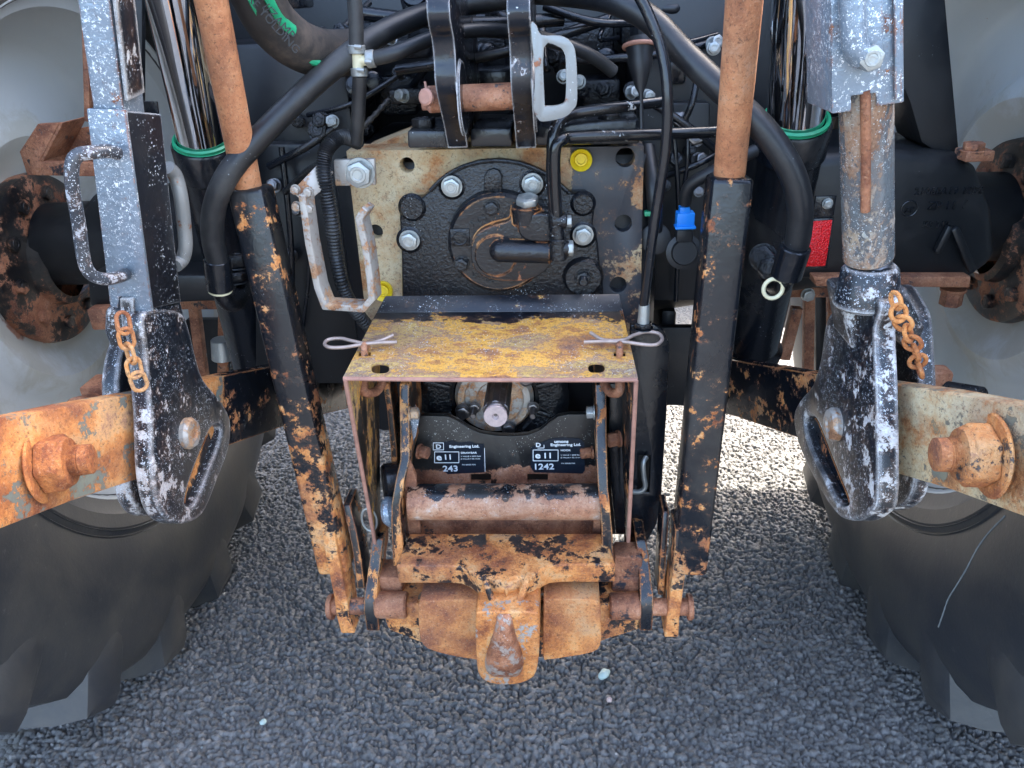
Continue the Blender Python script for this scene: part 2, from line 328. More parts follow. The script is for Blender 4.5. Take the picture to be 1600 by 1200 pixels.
    def tube(s, pts, r, seg=14, n=8, closed=False, rf=None, flat=None, sharp=False):
        pts = [V(p) for p in pts]
        if sharp: path = pts
        else:
            path = []; N = len(pts)
            rng = range(N if closed else N-1)
            for i in rng:
                g = lambda k: pts[k % N] if closed else pts[max(0, min(N-1, k))]
                a, b2, c2, d2 = g(i-1), g(i), g(i+1), g(i+2)
                for k in range(n):
                    t = k/n; path.append(.5*((2*b2)+(-a+c2)*t+(2*a-5*b2+4*c2-d2)*t*t+(-a+3*b2-3*c2+d2)*t**3))
            if not closed: path.append(pts[-1])
        q = s.b; m = len(path); rings = []
        tg = []
        for i in range(m):
            p0 = path[(i-1) % m] if closed else path[max(0, i-1)]; p1 = path[(i+1) % m] if closed else path[min(m-1, i+1)]
            tg.append((p1-p0).normalized())
        u = V((0, 0, 1)) if abs(tg[0].z) < .9 else V((0, 1, 0))
        u = (u-tg[0]*u.dot(tg[0])).normalized()
        for i in range(m):
            u = (u-tg[i]*u.dot(tg[i])).normalized(); v = tg[i].cross(u)
            rad = rf(i/(m-1)) if rf else r
            fx, fy = flat or (1, 1)
            rings.append([q.verts.new(path[i]+u*math.cos(2*math.pi*k/seg)*rad*fx+v*math.sin(2*math.pi*k/seg)*rad*fy) for k in range(seg)])
        for i in range(m if closed else m-1):
            A, B2 = rings[i], rings[(i+1) % m]
            for k in range(seg): q.faces.new([A[k], A[(k+1) % seg], B2[(k+1) % seg], B2[k]])
        if not closed:
            q.faces.new(rings[0][::-1]); q.faces.new(rings[-1])
        return s
    def hexp(s, c, axis, r, h, bev=.0012):
        c = V(c); a = V(axis).normalized(); u = V((0, 0, 1)) if abs(a.z) < .9 else V((1, 0, 0)); x = a.cross(u).normalized(); y = x.cross(a)
        pts = [c+(x*math.cos(k*math.pi/3+.2)+y*math.sin(k*math.pi/3+.2))*r for k in range(6)]
        return s.poly(pts, a*h, bev, seg=2)
    def out(s, name, mat, parent=None, label=None, origin=None, sharp=38, kind=None):
        q = s.b; bmesh.ops.recalc_face_normals(q, faces=list(q.faces))
        org = base_of(parent) if parent is not None else V(origin or (0, 0, 0))
        bmesh.ops.translate(q, verts=list(q.verts), vec=-org)
        for f in q.faces: f.smooth = True
        for e in q.edges:
            if len(e.link_faces) == 2 and e.calc_face_angle(0) > R(sharp): e.smooth = False
        me = bpy.data.meshes.new(name); q.to_mesh(me); q.free()
        me.materials.append(M[mat] if isinstance(mat, str) else mat)
        o = bpy.data.objects.new(name, me); sc.collection.objects.link(o)
        if parent is not None: o.parent = parent
        else: o.location = org
        if label: o['label'] = label
        if kind: o['kind'] = kind
        return o
_bc = {}
def bolt(parent, pos, axis, r, h, mat='zinc', name='bolt', washer=True, stud=0, label=None):
    key = (round(r, 4), round(h, 4), mat, washer, stud)
    if key not in _bc:
        m = MB(); z = 0
        if washer: m.lathe((0, 0, 0), (0, 0, 1), [(0, 0), (r*1.12, 0), (r*1.15, h*.05), (r*1.12, h*.15), (0, h*.15)], 28); z = h*.16
        m.hexp((0, 0, z), (0, 0, 1), r, h-z, min(.0018, r*.12))
        m.lathe((0, 0, h), (0, 0, 1), [(r*.62, 0), (r*.58, h*.05), (r*.4, h*.05), (r*.36, h*.01), (0, h*.01)], 20)
        if stud: 
            pr = [(r*.52, 0)]; k = 0
            while k < stud: pr += [(r*.56, k+.001), (r*.50, k+.0018)]; k += .0024
            pr += [(r*.45, stud+.001), (0, stud+.001)]; m.lathe((0, 0, h), (0, 0, 1), pr, 20)
        o = m.out(name, mat); _bc[key] = o.data; bpy.data.objects.remove(o)
    o = bpy.data.objects.new(name, _bc[key]); sc.collection.objects.link(o); o.parent = parent
    o.location = V(pos)-base_of(parent); o.rotation_euler = V(axis).to_track_quat('Z', 'Y').to_euler()
    if label: o['label'] = label
    return o
def text(parent, s, pos, size, mat='white_print', nrm=(0, -1, 0), right=(1, 0, 0), depth=.0006, name='lettering', bold=0, sx=1.0, rot=0):
    cu = bpy.data.curves.new('t', 'FONT'); cu.body = s; cu.size = size; cu.extrude = depth; cu.align_x = 'LEFT'; cu.offset = bold; cu.resolution_u = 3
    to = bpy.data.objects.new('t', cu); sc.collection.objects.link(to)
    dg = bpy.context.evaluated_depsgraph_get(); dg.update(); me = bpy.data.meshes.new_from_object(to.evaluated_get(dg))
    bpy.data.objects.remove(to); me.materials.clear(); me.materials.append(M[mat])
    n = V(nrm).normalized(); x = (V(right)-n*V(right).dot(n)).normalized(); y = n.cross(x)
    if rot: x, y = x*math.cos(rot)+y*math.sin(rot), y*math.cos(rot)-x*math.sin(rot)
    mt = Matrix((x*sx, y, n)).transposed().to_4x4(); mt.translation = V(pos)-base_of(parent); me.transform(mt)
    me.name = name; o = bpy.data.objects.new(name, me); sc.collection.objects.link(o); o.parent = parent; return o
def oval(c, rx, ry, ux, uy, n=20, p=1.0):
    c = V(c); ux = V(ux); uy = V(uy)
    f = lambda v: math.copysign(abs(v)**p, v)
    return [c+ux*f(math.cos(2*math.pi*k/n))*rx+uy*f(math.sin(2*math.pi*k/n))*ry for k in range(n)]
def smooth_loop(pts, n=3):
    N = len(pts); out = []
    for i in range(N):
        a, b2, c2, d2 = (V(pts[(i+k) % N]) for k in (-1, 0, 1, 2))
        for k in range(n):
            t = k/n; out.append(.5*((2*b2)+(-a+c2)*t+(2*a-5*b2+4*c2-d2)*t*t+(-a+3*b2-3*c2+d2)*t**3))
    return out
XA, YA, ZA = V((1, 0, 0)), V((0, 1, 0)), V((0, 0, 1)); BK = V((0, -1, 0))

# ------------------------------------------------------------------ ground
g = MB(); q = g.b
vs = [q.verts.new(p) for p in ((-60, -40, -.012), (60, -40, -.012), (60, 80, -.012), (-60, 80, -.012))]; q.faces.new(vs)
go = g.out('asphalt_ground', 'asphalt_far'); go['kind'] = 'structure'; go['label'] = 'dark coarse asphalt yard under the tractor'
def asphalt_patch(x0, x1, y0, y1, st):
    rng = np.random.default_rng(5)
    cell = .0092
    nx = int((x1-x0)/cell)+6; ny = int((y1-y0)/cell)+6
    jx = (np.arange(nx)[:, None]-2+rng.uniform(.05, .95, (nx, ny)))*cell+x0
    jy = (np.arange(ny)[None, :]-2+rng.uniform(.05, .95, (nx, ny)))*cell+y0
    hh = rng.uniform(0, 1, (nx, ny))**1.4; rad = rng.uniform(.42, 1.18, (nx, ny)); tx = rng.normal(0, .11, (nx, ny)); ty = rng.normal(0, .11, (nx, ny)); ang = rng.uniform(0, 6.28, (nx, ny)); asp = rng.uniform(1, 1.6, (nx, ny)); tn = rng.uniform(0, 1, (nx, ny))**2.2; tone = None
    gx = np.arange(x0, x1, st); gy = np.arange(y0, y1, st)
    X, Y = np.meshgrid(gx, gy, indexing='ij')
    X = X+rng.uniform(-.3, .3, X.shape)*st*.6; Y = Y+rng.uniform(-.3, .3, Y.shape)*st*.6
    ci = ((X-x0)/cell).astype(int)+2; cj = ((Y-y0)/cell).astype(int)+2
    best = np.full(X.shape, -1e9); tone = np.zeros(X.shape)
    for a in range(-2, 3):
        for c in range(-2, 3):
            ii = np.clip(ci+a, 0, nx-1); jj = np.clip(cj+c, 0, ny-1)
            dx = X-jx[ii, jj]; dy = Y-jy[ii, jj]
            an = ang[ii, jj]; ca, sa = np.cos(an), np.sin(an); u = dx*ca+dy*sa; v = (-dx*sa+dy*ca)*asp[ii, jj]
            d = ((np.abs(u)**2.6+np.abs(v)**2.6)**(1/2.6))/(cell*rad[ii, jj]*.60)
            z = hh[ii, jj]*.0036 + tx[ii, jj]*dx+ty[ii, jj]*dy - .0017*np.clip(d, 0, 1.6)**5
            w_ = z > best; best = np.where(w_, z, best); tone = np.where(w_, tn[ii, jj], tone)
    bind = .55+.45*np.clip(1.6*np.sin(X*19+2*np.sin(Y*23+1))*np.sin(Y*21+2*np.sin(X*17)), -1, 1)
    best = np.where(best < 0, best*(.75+.35*bind), best)
    Z = np.maximum(best, -.0062)+rng.normal(0, .0006, X.shape)
    lo = .0016*np.sin(X*31+3*np.sin(Y*17))*np.sin(Y*27+2*np.sin(X*23)) + np.sin(X*3.1+1)*np.cos(Y*2.3)*.003; Z = Z+lo
    n, m = X.shape
    me = bpy.data.meshes.new('asphalt_chippings'); me.vertices.add(n*m)
    me.vertices.foreach_set('co', np.stack([X, Y, Z], -1).ravel())
    idx = np.arange(n*m).reshape(n, m); f = np.stack([idx[:-1, :-1], idx[1:, :-1], idx[1:, 1:], idx[:-1, 1:]], -1).reshape(-1, 4)
    me.loops.add(f.size); me.loops.foreach_set('vertex_index', f.ravel().astype(np.int32))
    me.polygons.add(len(f)); me.polygons.foreach_set('loop_start', np.arange(0, f.size, 4, dtype=np.int32)); me.polygons.foreach_set('loop_total', np.full(len(f), 4, np.int32))
    me.update(calc_edges=True); at = me.attributes.new('tone', 'FLOAT', 'POINT'); at.data.foreach_set('value', tone.ravel().astype(np.float32)); me.polygons.foreach_set('use_smooth', np.ones(len(f), bool)); me.materials.append(M['asphalt'])
    o = bpy.data.objects.new('asphalt_chippings', me); sc.collection.objects.link(o); o['kind'] = 'stuff'; o['label'] = 'coarse dark stone chippings of the asphalt surface'
    o.parent = go
asphalt_patch(-1.0, 1.0, .55, 2.55, .0023)
def pebble(px, py, s, mat, label):
    c = P(px, py, Z=.004); m = MB(); bmesh.ops.create_icosphere(m.b, subdivisions=3, radius=1)
    for v in m.b.verts:
        k = 1+.25*noise.noise(v.co*1.3+V((px, 0, 0))); v.co = V((v.co.x*s[0]*k, v.co.y*s[1]*k, v.co.z*s[2]*k))
    bmesh.ops.rotate(m.b, verts=m.b.verts, cent=(0, 0, 0), matrix=Matrix.Rotation(.9, 3, 'Z')); bmesh.ops.translate(m.b, verts=m.b.verts, vec=c)
    o = m.out('pebble', mat, None, origin=c); o['label'] = label; o['category'] = 'pebble'
pebble(944, 1053, (.015, .010, .008), 'stone', 'pale green pebble lying on the asphalt right of the hook')
pebble(952, 1093, (.006, .006, .005), 'stone_pink', 'tiny pinkish pebble just below the pale green one')
pebble(411, 1128, (.007, .006, .005), 'stone', 'small white pebble on the asphalt low left of the hook')

# ------------------------------------------------------------------ tractor
T = empty('tractor', (0, 1.45, 0), 'black and rust tractor seen from behind between its big rear wheels', 'tractor')
def part(name, parent=None, label=None):
    o = bpy.data.objects.new(name, None); sc.collection.objects.link(o); o.parent = parent or T; o.empty_display_size = .03
    if label: o['label'] = label
    return o
# --- wheels
AX_Y, AX_Z, RT = 1.45, .868, .868
def wheel(s):
    W = bpy.data.objects.new('rear_wheel', None); sc.collection.objects.link(W); W.parent = T; W.location = V((s*.95, AX_Y, AX_Z))-V(T.location)
    c = V((0, AX_Y, AX_Z)); ax = V((s, 0, 0))
    m = MB(); m.lathe(c, ax, [(.468, .775), (.478, .762), (.50, .752), (.505, .748), (.53, .742), (.545, .745), (.60, .734), (.66, .733), (.72, .738), (.765, .748), (.80, .763), (.826, .783), (.838, .83), (.840, 1.0), (.838, 1.2), (.826, 1.24), (.75, 1.28), (.6, 1.30), (.468, 1.26)], 120)
    NL = 20; wd = R(4.3)
    def pt(r_, th, x): return V((s*x, AX_Y+math.sin(th)*r_, AX_Z-math.cos(th)*r_))
    for k in range(NL):
        for side in (0, 1):
            th0 = 2*math.pi*(k+.5*side)/NL + (R(2) if s < 0 else R(5.5))
            def sect(r_lo, r_hi, x, dth, w0, w1):
                t = th0-dth
                return [pt(r_lo, t-w0, x), pt(r_lo, t+w0, x), pt(r_hi, t+w1, x), pt(r_hi, t-w1, x)]
            if side == 0: xs = [(.7385, .69, .735, 0, .006, .004), (.741, .70, .790, 0, wd*.42, wd*.34), (.746, .74, .836, 0, wd*.68, wd*.54), (.756, .77, .864, R(.4), wd*.86, wd*.66), (.80, .78, .873, R(2.5), wd*.86, wd*.54), (1.02, .80, .874, R(13), wd*.6, wd*.34)]
            else: xs = [(1.268, .79, .868, 0, wd*.75, wd*.5), (1.22, .80, .872, R(3), wd*.8, wd*.42), (1.02, .80, .874, R(13), wd*.6, wd*.34)]
            ss = [[m.b.verts.new(p) for p in sect(lo, hi, x, dth, w0, w1)] for x, lo, hi, dth, w0, w1 in xs]
            for A, B2 in zip(ss, ss[1:]):
                for i in range(4): m.b.faces.new([A[i], A[(i+1) % 4], B2[(i+1) % 4], B2[i]])
            m.b.faces.new(ss[0][::-1]); m.b.faces.new(ss[-1])
    # moulded bead rings and raised sidewall marks
    for r_ in (.535, .548): m.lathe(c, ax, [(r_-.002, .744), (r_, .7405), (r_+.002, .744)], 96)
    m.out('tyre', 'tyre', W, sharp=20)
    m = MB(); m.lathe(c, ax, [(.12, .945), (.15, .945), (.19, .935), (.215, .915), (.235, .905), (.255, .91), (.275, .93), (.29, .938), (.37, .945), (.395, .94), (.41, .925), (.425, .88), (.43, .85), (.445, .83), (.45, .79), (.468, .777), (.474, .764), (.484, .7605), (.490, .768), (.484, .775), (.47, .79), (.45, 1.1), (.41, 1.1), (.4, .96), (.12, .96)], 110)
    m.out('rim', 'rim', W)
    m = MB(); m.lathe(c, ax, [(.075, .88), (.088, .885), (.092, .905), (.155, .91), (.165, .915), (.168, .93), (.165, .944), (.07, .944)], 72); m.out('hub_flange', 'hub', W)
    for k in range(10):
        th = 2*math.pi*k/10+.2; p = c+V((s*.912, math.sin(th)*.128, math.cos(th)*.128))
        bolt(W, p, (-s, 0, 0), .015, .014, 'hub', 'wheel_bolt', True)
    ts = -1 if s > 0 else 1
    def side_text(st, th, r_, size, sp=1.0):
        for i, ch in enumerate(st):
            if ch == ' ': continue
            a = th+ts*i*size*.72*sp/r_
            p = pt(r_, a, .737 if r_ > .6 else .74)
            tang = (pt(r_, a+.01*ts, .737)-p).normalized()
            yield ch, p, tang
    nm = '000' if s > 0 else 'O 160'
    for ch, p, tg_ in side_text(nm, R(-14) if s > 0 else R(-22), .655, .040 if s > 0 else .022, 1.15):
        text(W, ch, p+V((-s*.0005, 0, 0)), .040 if s > 0 else .022, 'tyre', (-s, 0, 0), tg_, .0012, 'moulded_lettering')
    return W
wheel(-1); WR = wheel(1)
# scuff across the right tyre, lying on the sidewall
prf_r = [.50, .545, .60, .66, .72, .765, .80, .826, .838]; prf_x = [.752, .745, .734, .733, .738, .748, .763, .783, .83]
def on_tyre(px, py):
    x = .74
    for _ in range(12):
        p = P(px, py, X=x-.0006); r_ = math.hypot(p.y-AX_Y, p.z-AX_Z); x = float(np.interp(r_, prf_r, prf_x))
    return p
m = MB(); m.tube([on_tyre(*a) for a in [(1570, 806), (1545, 832), (1528, 855), (1512, 885), (1496, 912), (1482, 935), (1473, 960), (1466, 980)]], .0011, 5, 8, rf=lambda t: .0009+.0006*math.sin(t*57)**2); m.out('scuff_mark', 'scuff', WR, 'pale grey scrape line running down the tyre wall')
# --- axle housings
def axle(s):
    A = part('axle_housing')
    m = MB(); c = V((0, AX_Y, AX_Z+.03)); ax = V((s, 0, 0))
    m.lathe(c, ax, [(0, .2), (.16, .2), (.155, .3), (.115, .62), (.1, .70), (.1, .78), (.082, .80), (.08, .9)], 48)
    m.out('axle_tube', 'black_dull', A)
    return A
AL = axle(-1); AR = axle(1)
m = MB()   # deep ribbed housing body on the right
y0 = 1.24
pts = [P(1385, 232, Y=y0), P(1500, 240, Y=y0), P(1530, 262, Y=y0), P(1555, 330, Y=y0), P(1562, 405, Y=y0), P(1515, 440, Y=y0), P(1250, 440, Y=y0), P(1200, 420, Y=y0), P(1200, 250, Y=y0)]
m.poly(pts, (0, .22, 0), .02, seg=3); m.beam(P(1490, 355, Y=y0-.01), P(1520, 425, Y=y0-.008), .012, .014, bevel=.005)
m.beam(P(1463, 395, Y=y0-.006), P(1485, 352, Y=y0-.006), .012, .012, bevel=.004)
m.out('housing_casting', 'black_dull', AR)
for st, q_, sz in (('2106EA19 1084', (1427, 304), .016), ('ZP 11', (1448, 327), .018), ('KS 317', (1440, 355), .014), ('/', (1503, 325), .02)):
    text(AR, st, P(*q_, Y=y0)+V((0, -.001, 0)), sz, 'black', depth=.0018, name='cast_lettering', rot=R(-1))
m = MB(); m.tube(oval(P(1421, 326, Y=y0-.001), .012, .012, XA, ZA, 24), .0012, 6, 1, True); m.out('cast_emblem', 'black', AR)
text(AR, 'ZF', P(1412, 332, Y=y0)+V((0, -.001, 0)), .013, 'black', depth=.0018, name='cast_lettering')
m = MB(); m.poly([P(1270, 432, Y=1.22), P(1518, 432, Y=1.22), P(1515, 450, Y=1.22), P(1275, 448, Y=1.22)], (0, .12, 0), .003); m.out('rusty_bottom_plate', 'rust_brown', AR)
bolt(AR, P(1490, 450, Y=1.26), (0, 0, -1), .018, .03, 'rust_brown')
m = MB(); m.box(P(1522, 241, Y=1.24), (.042, .04, .016), .003); m.out('rusty_pad', 'rust_brown', AR); bolt(AR, P(1520, 236, Y=1.235), (0, 0, 1), .016, .013, 'rust_brown')
# left housing: rusty step bracket over the hub and plates under the housing
m = MB(); y1 = 1.22
m.poly([P(30, 237, Y=y1), P(58, 194, Y=y1), P(93, 192, Y=y1), P(62, 252, Y=y1), P(150, 254, Y=y1), P(152, 276, Y=y1), P(42, 274, Y=y1)], (0, .012, 0), .002)
m.poly([P(93, 192, Y=y1), P(62, 252, Y=y1), P(62, 252, Y=y1)+V((0, .07, 0)), P(93, 192, Y=y1)+V((0, .07, 0))], (.006, 0, 0), .001)
m.poly([P(95, 205, Y=y1+.07), P(150, 196, Y=y1+.07), P(150, 255, Y=y1+.07), P(70, 255, Y=y1+.07)], (0, .006, 0), .001)
m.out('step_bracket', 'rust_brown', AL, 'rusty angular bracket above the left hub')
m = MB(); m.poly([P(135, 430, Y=1.25), P(350, 430, Y=1.25), P(350, 470, Y=1.25), P(140, 480, Y=1.25)], (0, .2, 0), .006); m.out('housing_foot', 'black_dull', AL)
m = MB(); m.box(P(165, 492, Y=1.25), (.035, .05, .04), .005); m.out('rusty_foot_block', 'rust_brown', AL)
# --- fender support plates
m = MB(); m.poly([P(1405, -40, Y=1.27), P(1474, -40, Y=1.27), P(1500, 246, Y=1.27), P(1475, 246, Y=1.27), P(1440, 222, Y=1.27), P(1422, 160, Y=1.27), P(1405, 120, Y=1.27)], (0, .10, 0), .003)
m.out('fender_bracket', 'black_dull', T)
m = MB(); m.poly([P(128, -30, Y=1.2), P(222, -30, Y=1.2), P(222, 190, Y=1.2), P(134, 190, Y=1.2)], (0, .012, 0), .002); m.out('fender_bracket', 'black_dull', T)
m = MB(); m.beam(P(133, -30, Y=1.196), P(139, 190, Y=1.196), .009, .012, (0, 1, 0), .002); m.out('fender_bracket_edge', 'rust_brown', T)

# --- transmission case and body above
TC = part('transmission_case')
m = MB(); m.box((0, 2.0, .85), (.50, 1.66, .48), .03); m.box((0, 2.2, 1.20), (1.3, 1.3, .28), .03)  # upper box made wider and taller to block sunlit gaps behind
m.box((0, 3.4, .85), (.42, 1.6, .45), .04); m.out('case_body', 'under', TC)
for q_ in (((.33, 1.40, 1.06), (.22, .2, .5)), ((-.37, 1.42, 1.02), (.26, .2, .46))):
    m = MB(); m.box(*q_, .01); m.out('side_casting', 'under', TC)
m = MB(); m.poly([P(395, 225, Y=1.26), P(560, 225, Y=1.26), P(560, 600, Y=1.26), P(400, 600, Y=1.26)], (0, .03, 0), .004); m.out('side_plate', 'black_dull', TC); m = MB()
m.poly([P(1000, 160, Y=1.26), P(1110, 160, Y=1.26), P(1110, 470, Y=1.26), P(1000, 470, Y=1.26)], (0, .03, 0), .004)
m.out('side_plate', 'black_dull', TC)
for s in (-1, 1): m = MB(); m.box((s*.30, 1.62, .66), (.03, .5, .2), .01); m.out('drop_plate', 'black_dull', TC)
# clutter of valves above the rear face
VB = part('hydraulic_valve_block')
m = MB(); rnd = random.Random(3)
for i, (x, y, w_, h_) in enumerate([(470, 120, 70, 90), (620, 150, 60, 60), (600, 60, 80, 50), (760, 70, 60, 90), (905, 60, 110, 50), (940, 150, 60, 50), (1060, 120, 50, 120), (1000, 40, 60, 60), (420, 180, 40, 70), (1085, 60, 40, 60)]):
    yy = 1.34+rnd.random()*.1; p = P(x, y, Y=yy); k = (p-CAM).dot(fwd)/FPX
    m = MB(); m.box(p+V((0, .06, 0)), (w_*k, .12, h_*k), .008); m.out('valve_body', 'black_wet', VB)
for i in range(34):
    x = rnd.choice([rnd.uniform(400, 680), rnd.uniform(720, 800), rnd.uniform(850, 1110)]); y = rnd.uniform(-10, 215 if x > 560 or x < 430 else 300); yy = rnd.uniform(1.30, 1.42); p = P(x, y, Y=yy)
    m = MB(); kk = rnd.random()
    if kk < .4:
        r0 = rnd.uniform(.012, .026); d_ = V((rnd.uniform(-.6, .6), -1, rnd.uniform(-.3, .7))).normalized(); m.lathe(p, d_, [(0, -.05), (r0, -.05), (r0, 0), (r0*.8, .003), (r0*.8, .015), (r0*.5, .017), (r0*.5, .028), (0, .029)], 24); m.out('valve_spool', rnd.choice(['black_wet', 'black', 'black']), VB)
    elif kk < .65: m.box(p, (rnd.uniform(.03, .07), .08, rnd.uniform(.02, .05)), .005); m.out('valve_body', rnd.choice(['black_wet', 'black']), VB)
    else:
        q2 = P(x+rnd.uniform(-90, 90), y+rnd.uniform(-70, 70), Y=1.32); md = p.lerp(q2, .5)+V((rnd.uniform(-.03, .03), -.05, rnd.uniform(-.03, .03))); m.tube([p, md, q2], rnd.uniform(.003, .009), 10); m.out('thin_pipe', rnd.choice(['black', 'rubber', 'black_wet']), VB)
for x, y in ((632, 150), (1115, 75), (905, 128), (1010, 150), (985, 145), (520, 190), (610, 60), (880, 120)):
    bolt(VB, P(x, y, Y=1.24), V((rnd.uniform(-.5, .5), -1, rnd.uniform(0, .5))), .009, .016, 'zinc', 'fitting')
for i in range(16):
    x = rnd.choice([rnd.uniform(420, 660), rnd.uniform(860, 1100)]); y = rnd.uniform(-5, 210); p = P(x, y, Y=1.30+rnd.random()*.05)
    bolt(VB, p, V((rnd.uniform(-.4, .4), -1, rnd.uniform(-.2, .5))), rnd.uniform(.008, .013), .02, 'black_wet', 'plug_screw')
for x, y, r_ in ((1052, 250, .011), (1075, 236, .008), (1086, 215, .013), (1040, 290, .008), (1090, 250, .010), (1060, 190, .012), (430, 290, .010), (470, 330, .008), (455, 400, .012), (505, 190, .012), (500, 205, .016), (1092, 300, .007)):
    bolt(VB, P(x, y, Y=1.245), V((rnd.uniform(-.3, .3), -1, .3)), r_, .018, rnd.choice(['black_wet', 'black_wet', 'steel_dark']), 'plug_screw')
for x0_, y0_, x1_, y1_, r_ in ((1048, 160, 1056, 470, .004), (1072, 180, 1060, 330, .0035), (1000, 150, 1120, 235, .006), (1040, 275, 1120, 240, .005), (440, 230, 455, 560, .005), (420, 260, 520, 200, .006), (478, 330, 472, 520, .003), (1090, 120, 1050, 220, .005)):
    m = MB(); m.tube([P(x0_, y0_, Y=1.24), P((x0_+x1_)/2+8, (y0_+y1_)/2, Y=1.225), P(x1_, y1_, Y=1.24)], r_, 10); m.out('thin_pipe', 'black', VB)
for q_ in ((1240, 75, 'zinc'), ):
    bolt(VB, P(1113, 70, Y=1.25), (.3, -1, .3), .01, .02, 'zinc', 'fitting')
m = MB()
for a, c2, r_ in (((560, 20), (880, 30), .010), ((620, 110), (950, 30), .008), ((880, 95), (1180, 50), .006), ((850, 10), (1010, 35), .006), ((990, 60), (1120, 55), .005), ((480, 180), (620, 120), .004)):
    m = MB(); mid = ((a[0]+c2[0])/2, (a[1]+c2[1])/2+12); m.tube([P(*a, Y=1.27), P(*mid, Y=1.25), P(*c2, Y=1.28)], r_, 10); m.out('thin_pipe', 'black', VB)

# --- rear mounting plate with bores
MP = part('mounting_plate', label='tan and rust coloured machined plate with threaded bores')
yp = 1.15
bores = [(636, 258, 12), (908, 250, 16), (977, 246, 15), (587, 362, 12), (974, 349, 14), (966, 445, 14), (598, 455, 14)]
def pr(pxr, y=yp): return pxr*1.12/FPX
hl = [oval(P(x, y, Y=yp), pr(r_), pr(r_), XA, ZA, 20) for x, y, r_ in bores]
# the lower left bore lies at the rim: keep it whole by widening the plate there
m = MB(); m.poly([P(541, 236, Y=yp), P(1006, 228, Y=yp), P(1003, 380, Y=yp), P(1000, 545, Y=yp), P(575, 545, Y=yp), P(570, 480, Y=yp), P(563, 420, Y=yp)], (0, .06, 0), .002, hl)
m.out('plate_body', 'plate_tan', MP)
m = MB()
for x, y, r_ in bores: m.lathe(P(x, y, Y=yp+.045), YA, [(0, 0), (pr(r_)*1.05, 0), (pr(r_)*1.05, .02), (0, .02)], 20)
m.out('bore_bottom', 'hole', MP)
for x, y in ((908, 250), (598, 455)):
    m = MB(); c = P(x, y, Y=yp-.003); r_ = pr(16)
    m.lathe(c, BK, [(r_*.1, -.012), (r_*.42, -.012), (r_*.42, 0), (r_*.6, .0), (r_*.6, -.004), (r_*.78, .001), (r_*1.06, .004), (r_*1.08, .0), (r_*1.08, -.006)], 36); m.lathe(c, BK, [(0, -.002), (r_*.4, -.002), (r_*.4, -.012)], 24)
    m.out('yellow_plug', 'yellow', MP)
# top of the casting behind the plate
m = MB(); m.poly([P(560, 238, Y=1.22), P(600, 222, Y=1.22), P(640, 206, Y=1.22), P(1000, 196, Y=1.22), P(1006, 230, Y=1.22)], (0, .1, 0), .006); m.out('casting_shoulder', 'plate_tan', MP)

# --- gearbox cover
GC = part('gearbox_cover')
yc = 1.12
ol = [(628, 470), (627, 400), (624, 340), (627, 318), (640, 311), (658, 310), (672, 298), (690, 280), (715, 264), (745, 254), (780, 251), (815, 256), (845, 268), (868, 283), (890, 302), (915, 302), (929, 312), (928, 335), (926, 352), (934, 378), (937, 410), (942, 440), (943, 470)]
m = MB(); m.poly([P(x, y, Y=yc) for x, y in ol], (0, .03, 0), .004, seg=3); m.out('cover_casting', 'black_wet', GC)
def disc(m, x, y, r_px, y0, d, bev=.003, seg=56):
    c = P(x, y, Y=y0); r_ = r_px*((c-CAM).dot(fwd))/FPX
    m.lathe(c, BK, [(r_+.002, 0), (r_, d-bev), (r_-bev, d), (0, d)], seg); return c, r_
m = MB()
rimp = [P(x, y, Y=yc-.002) for x, y in ol[6:15]]; m.tube(rimp, .003, 8, 5)
disc(m, 644, 324, 20, yc, .005); disc(m, 911, 318, 18, yc, .005); disc(m, 911, 432, 30, yc, .010)
m.poly([P(x, y, Y=yc) for x, y in ((757, 298), (757, 274), (763, 264), (772, 261), (781, 264), (785, 274), (785, 298))], (0, -.010, 0), .003)
disc(m, 706, 291, 19, yc, .004); disc(m, 832, 287, 19, yc, .004); disc(m, 640, 375, 19, yc, .004); disc(m, 911, 367, 19, yc, .004)
m.out('cast_bosses', 'black_wet', GC)
PC = bpy.data.objects.new('pump_cover', None)
m = MB(); disc(m, 780, 375, 78, yc, .022, .005, 80)
# curved pressure passage and the square shoulder
def vol(pts, y0, d, bev=.008): m.poly(smooth_loop([P(x, y, Y=y0) for x, y in pts], 3), (0, -d, 0), bev, seg=4)
vol([(738, 395), (740, 372), (752, 355), (775, 345), (797, 338), (800, 322), (806, 316), (858, 322), (866, 340), (866, 395), (840, 425), (805, 432), (765, 428), (745, 415)], yc-.016, .022, .009)
disc(m, 775, 397, 36, yc-.030, .010, .005)
c = P(782, 392, Y=yc-.045); e = P(862, 394, Y=yc-.045)
m.cyl(c, e, .016, .0165, 32, .003); bmesh.ops.create_uvsphere(m.b, u_segments=24, v_segments=14, radius=.016, matrix=Matrix.Translation(c))
m.cyl(P(822, 352, Y=yc-.035), P(822, 320, Y=yc-.035), .019, .021, 28, .003)
vol([(815, 335), (860, 330), (866, 360), (866, 372), (830, 372), (812, 360)], yc-.035, .018, .008)
m.out('pump_cover', 'pump', GC)
m = MB(); c0 = P(719, 371, Y=yc-.022)
m.box(c0+V((0, .0, 0)), (.028, .004, .026), .001); m.tube(oval(c0+V((0, -.003, 0)), .010, .010, XA, ZA, 24), .0011, 6, 1, True); m.out('maker_badge', 'black_wet', GC)
text(GC, 'ZF', P(711, 377, Y=yc-.0245), .014, 'black_wet', depth=.0014, name='cast_lettering')
text(GC, 'F-08', P(738, 356, Y=yc-.0225), .014, 'black_wet', depth=.0014, name='cast_lettering', rot=R(27))
text(GC, 'V/11655', P(736, 432, Y=yc-.0225), .011, 'black_wet', depth=.0014, name='cast_lettering', rot=R(-18))
